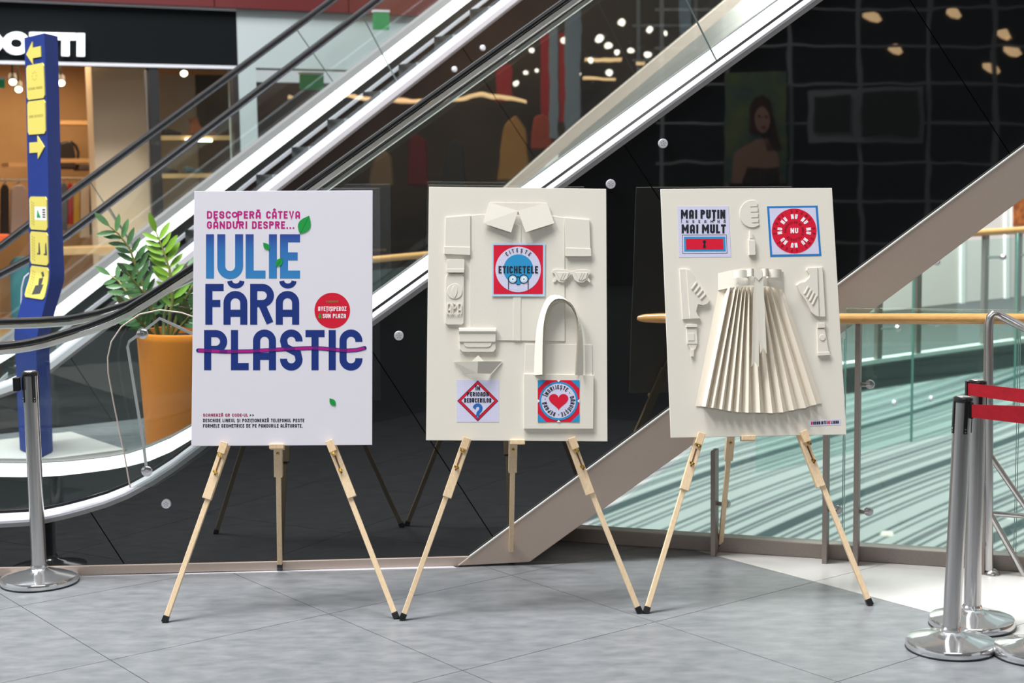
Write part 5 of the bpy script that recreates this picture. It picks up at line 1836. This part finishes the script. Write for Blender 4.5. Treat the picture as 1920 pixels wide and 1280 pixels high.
for a in ((114, 127, 340, 432, 1.92, (90, 96, 110), 'grey blue garment, first on the rail right of the totem'), (128, 137, 341, 420, 1.92, (176, 40, 44), 'red garment on the rail right of the totem'),
          (138, 150, 341, 440, 1.92, (206, 160, 60), 'mustard garment on the rail right of the totem'), (151, 169, 340, 446, 1.92, (214, 192, 168), 'cream garment on the rail right of the totem'),
          (170, 181, 340, 440, 1.92, (58, 54, 60), 'dark garment at the end of the rail right of the totem'),
          (20, 52, 343, 440, 1.92, (180, 158, 146), 'striped beige garment on the rail left of the totem'), (2, 18, 343, 445, 1.92, (44, 36, 34), 'black garment at the left edge of the picture'),
          (-20, 0, 343, 440, 1.92, (120, 84, 60), 'brown garment cut off by the left edge')):
    garment(*a)
for x0, x1, y, lab in ((112, 184, 334, 'steel clothes rail right of the blue totem'), (-20, 54, 337, 'steel clothes rail left of the blue totem')):
    tag(MB().tube(S.path([(x0, y), (x1, y + .5)], 1.95), .015, 8).build('clothes_rail', M_STEEL), lab, 'rail')
for i, (x0, y0, rgb, lab) in enumerate(((112, 305, (60, 44, 40), 'folded dark clothes on the shelf edge right of the totem'), (148, 308, (84, 70, 66), 'folded grey clothes on the shelf edge right of the totem'))):
    tag(MB().prism(S.path([(x0, y0 + 12), (x0 + 32, y0 + 12), (x0 + 31, y0), (x0 + 1, y0)], 2.4), S.n * .3).build('folded_clothes', mat('cloth_%d_%d_%d' % rgb, rgb, .85), bevel=.02), lab, 'clothes')
# shoes in the window
for x, y, s, rgb, lab, kind_ in ((376, 254, 1, (132, 70, 36), 'brown leather ankle boot on the upper window shelf', 'boot'), (322, 253, 1, (52, 40, 38), 'dark pointed shoe on the upper window shelf', 'shoe'),
                                 (316, 324, 1, (40, 38, 40), 'black low shoe on the lower window shelf, left', 'shoe'), (362, 325, 1, (60, 84, 96), 'blue grey shoe on the lower window shelf, right', 'shoe')):
    t = thing(kind_, lab, kind_, S.at(x, y, .6))
    if kind_ == 'boot':
        prf = [(-18, 0), (-14, -22), (-18, -30), (-6, -34), (0, -16), (14, -7), (28, -4), (30, 0)]
    else:
        prf = [(-14, 0), (-14, -9), (-8, -12), (4, -7), (18, -3), (19, 0)]
    MB().prism(S.path([(x + a * s, y - 2 + b * s) for a, b in prf], .58), S.n * .12).build('upper', mat('leather_%d' % rgb[0], rgb, .4), t, bevel=.02)
    MB().prism(S.path([(x + prf[0][0], y - 2), (x + prf[-1][0], y - 2), (x + prf[-1][0], y), (x + prf[0][0], y)], .57), S.n * .14).build('sole', M_SHOPDK, t)
tb_ = thing('display_table', 'low wooden display table inside the shop behind the blue totem', 'table', sp(170, 0, .8))
za = S.at(170, 460, .8)[2]
MB().prism([sp(60, za, .25), sp(268, za, .25), sp(268, za, .78), sp(60, za, .78)], (0, 0, -.07)).build('table_top', M_SHELF, tb_)
for px_ in (70, 258):
    for b in (.32, .70):
        p = sp(px_, 0, b)
        MB().box((p[0], p[1], za / 2 - .03), S.d * .03, S.n * .03, (0, 0, za / 2 - .035)).build('leg', M_SHELF, tb_)
tag(MB().prism(S.path([(-20, 457), (24, 457), (24, 440), (-20, 440)], .6), S.n * .3).build('storage_box', mat('orange_box', (206, 84, 30), .7), bevel=.01), 'orange box low in the shop at the left edge', 'box')
pf = sp(38, 0, .9)
tag(MB().lathe(pf, [(0, .86), (.12, .85), (.17, .78), (.18, .2), (.16, 0), (0, 0)], (0, 0, 1), 24).build('pouf', mat('teal_felt', (40, 104, 112), .9)), 'teal round pouf beside the orange box', 'pouf')
# white pillar glimpsed high up through the near balustrade
pq = onY(1426, 20, 19.0)
struct(MB().box((pq[0], pq[1], 3), (.12, 0, 0), (0, .12, 0), (0, 0, 3)).build('wall_pillar', M_BULK))


# ------------------------------------------------------------------ what the black glass mirrors: the shops opposite and to the side
def mirror(W, x, y, Yv):
    d = ray(x, y)
    P = EYE + d * (Yv / d[1])
    return P - W.n * 2 * np.dot(P - W.O, W.n)


M_FRAMEG = mat('grey_shop_frame', (168, 172, 178), .5)
Q = lambda x, y, Yv=21.6: mirror(E1, x, y, Yv)
nb = E1.n * np.array([1, -1, 1]) * -1
struct(MB().prism([Q(-300, 900, 25), Q(2300, 900, 25), Q(2300, -260, 25), Q(-300, -260, 25)], (0, -.1, 0)).build('wall_behind', mat('dark_shop_interior', (34, 30, 28), .8)))
sf = thing('storefront', 'grey grid storefront standing opposite, mirrored in the black cladding', 'storefront', Q(1500, 470))
for x in (1245, 1365, 1483, 1612, 1740, 1868, 1996, 2124):
    MB().bar(Q(x, 520), Q(x, -125), .05, .05, (0, 1, 0)).build('mullion', M_FRAMEG, sf)
for y in (-58, 15, 88, 161, 232, 306, 379, 454):
    MB().bar(Q(1232, y), Q(2140, y), .035, .05, (0, 1, 0)).build('transom', M_FRAMEG, sf)
ad = thing('advertising_poster', 'poster of a person in a black top in the opposite shop window', 'poster', Q(1430, 345, 21.4))
Z_ = lambda pts, Yv: [Q(x, y, Yv) for x, y in pts]
q = MB().prism(Z_([(1362, 345), (1476, 345), (1476, 140), (1362, 140)], 21.4), (0, -.02, 0)).build('poster_sheet', mat('poster_green_yellow', (150, 160, 90), .7, noise=(2.2, (60, 110, 120), 3)), ad)
sk_ = mat('printed_skin', (206, 158, 136), .7)
for nm, pts, m_ in (('printed_hair', [(1405, 250), (1406, 200), (1414, 184), (1432, 180), (1448, 190), (1456, 230), (1466, 280), (1440, 285), (1428, 255)], mat('printed_hair_brown', (84, 48, 32), .8)),
                    ('printed_shoulders', [(1372, 345), (1378, 290), (1404, 272), (1418, 262), (1440, 262), (1460, 290), (1466, 345)], sk_),
                    ('printed_face', disc(1430, 225, 17, 20) and [(1430 + 16 * math.cos(t), 226 - 26 * math.sin(t)) for t in [k * math.pi / 10 for k in range(20)]], sk_),
                    ('printed_top', [(1388, 345), (1400, 312), (1436, 316), (1462, 312), (1464, 345)], M_SHOPDK)):
    MB().prism(Z_(pts, 21.38 if nm != 'printed_face' else 21.34), (0, -.004, 0)).build(nm, m_, ad)
for ex in (1423, 1438):
    MB().prism(Z_([(ex + 3.4 * math.cos(t), 218 + 1.8 * math.sin(t)) for t in [k * math.pi / 4 for k in range(8)]], 21.32), (0, -.004, 0)).build('printed_eye', M_SHOPDK, ad)
MB().prism(Z_([(1424, 240), (1431, 238), (1438, 240), (1431, 243)], 21.32), (0, -.004, 0)).build('printed_mouth', mat('printed_lips', (160, 50, 56), .7), ad)
tvs = thing('display_screen', 'wide framed screen pair in the opposite shop window', 'screen', Q(1620, 270, 21.5))
for pts in (((1518, 268), (1730, 266), (1730, 166), (1518, 172)),):
    MB().prism(Z_(pts, 21.5), (0, -.03, 0)).build('screen_frame', M_FRAMEG, tvs)
for pts in (((1527, 248), (1596, 248), (1596, 180), (1527, 182)), ((1618, 256), (1720, 255), (1720, 174), (1618, 177))):
    MB().prism(Z_(pts, 21.46), (0, .01, 0)).build('screen_glass', mat('dim_screen', (48, 46, 34), .4), tvs)
M_WARM = mat('warm_lamp', (255, 220, 170), .5, emit=(255, 214, 160), estr=5)
for i, (x, y) in enumerate(((1634, 33), (1788, 30), (1674, 97), (1885, 70), (1862, 134), (1900, 100))):
    c = Q(x, y, 23)
    tag(MB().lathe(c, [(0, -.05), (.10, -.03), (.13, .03), (.03, .10)], (.5, .2, 1), 12).build('pendant_lamp', M_WARM), ('warm pendant lamp over the screens in the opposite shop, left', 'warm pendant lamp over the screens in the opposite shop, right', 'small warm pendant lamp low over the screens in the opposite shop',
        'brass lit pendant lamp at the far right of the opposite shop, upper', 'brass lit pendant lamp at the far right of the opposite shop, lowest', 'brass lit pendant lamp at the far right of the opposite shop, middle')[i], 'lamp')
# side shop mirrored in the farther escalator
K = lambda x, y, Yv=24.: mirror(E2, x, y, Yv)
away = K(1000, 200, 25) - K(1000, 200, 24)
away = away * np.array([1, 1, 0]) / np.linalg.norm(away[:2])
vp = lambda pts, Yv, th=.05: MB().prism([K(x, y, Yv) for x, y in pts], away * th)
struct(vp([(60, 620), (1700, 620), (1700, -300), (60, -300)], 26.5, .1).build('wall_side_shop', mat('side_shop_brown', (96, 74, 52), .8, noise=(.5, (60, 40, 32), 3))))
M_REDW = mat('red_shop_panel', (190, 36, 30), .6)
for i, (x0, x1, y0, y1) in enumerate(((1014, 1046, 40, 245), (1050, 1072, 60, 230), (930, 960, 120, 190))):
    struct(vp([(x0, y1), (x1, y1), (x1, y0), (x0, y0)], 25.5).build('wall_red_%d' % (i + 1), M_REDW))
for i, (x0, x1, y0, y1) in enumerate(((1060, 1090, -60, 260), (1032, 1048, 20, 260), (1276, 1298, -60, 200))):
    struct(vp([(x0, y1), (x1, y1), (x1, y0), (x0, y0)], 23.4, .1).build('wall_side_column_%d' % (i + 1), mat('blue_grey_column', (150, 160, 172), .6)))
M_SPOTW = mat('bright_spot_lens', (255, 246, 236), .5, emit=(255, 240, 222), estr=26)
for i, (x, y, r) in enumerate(((1167, 42, 7), (1218, 57, 6), (1060, 75, 6), (1125, 74, 7), (1141, 87, 6.5), (1156, 101, 6), (1183, 97, 5.5), (1216, 104, 6.5), (1067, 107, 6), (961, 98, 6), (996, 94, 5), (1110, 115, 5), (1086, 140, 5.5), (1143, 136, 5.5), (985, 138, 4), (968, 158, 4.5), (1246, 64, 4), (1006, 134, 4))):
    c = K(x, y, 24.5)
    o = MB().lathe(c, [(0, .02), (r / 2909 * 24.5 * .8, .01), (r / 2909 * 24.5, -.02), (0, -.10)], -away + np.array([0, 0, -.6]), 12).build('ceiling_spot', M_SPOTW)
    tag(o, 'round bright ceiling spot of the side shop mirrored in dark cladding', 'lamp', 'ceiling spots of the side shop')
M_LED = mat('warm_led_tube', (255, 214, 160), .5, emit=(255, 206, 150), estr=9)
tag(MB().tube([K(x, y, 24) for x, y in ((640, 172), (690, 183), (730, 187), (790, 191), (840, 189), (880, 182), (906, 178), (940, 183), (985, 191))], .03, 8).build('led_tube', M_LED), 'long warm wavy light tube in the side shop', 'light')
for i, (x0, x1, y, lab) in enumerate(((1098, 1166, 113, 'upper warm light bar in the side shop'), (1096, 1155, 147, 'lower warm light bar in the side shop'), (1190, 1212, 119, 'short warm light bar in the side shop'))):
    tag(MB().tube([K(x0, y, 25), K(x1, y + 1, 25)], .025, 8).build('light_bar', M_LED), lab, 'light')
for i, (pts, rgb, lab) in enumerate((([(930, 340), (945, 235), (965, 215), (985, 240), (1000, 340)], (196, 142, 76), 'tan coat on a stand in the side shop'),
                                     ([(996, 280), (1000, 222), (1016, 212), (1034, 224), (1038, 280)], (196, 84, 54), 'orange jumper on a stand in the side shop'),
                                     ([(760, 350), (770, 260), (786, 250), (800, 262), (806, 350)], (120, 34, 34), 'dark red coat on a stand in the side shop'),
                                     ([(830, 350), (838, 270), (852, 260), (868, 272), (876, 350)], (66, 58, 54), 'dark grey coat on a stand in the side shop'),
                                     ([(690, 350), (700, 290), (716, 280), (732, 292), (738, 350)], (150, 120, 88), 'beige coat on a stand in the side shop'))):
    tag(vp(pts, 24.6, .2).build('coat', mat('cloth_%d_%d_%d' % rgb, rgb, .85), bevel=.03), lab, 'coat')
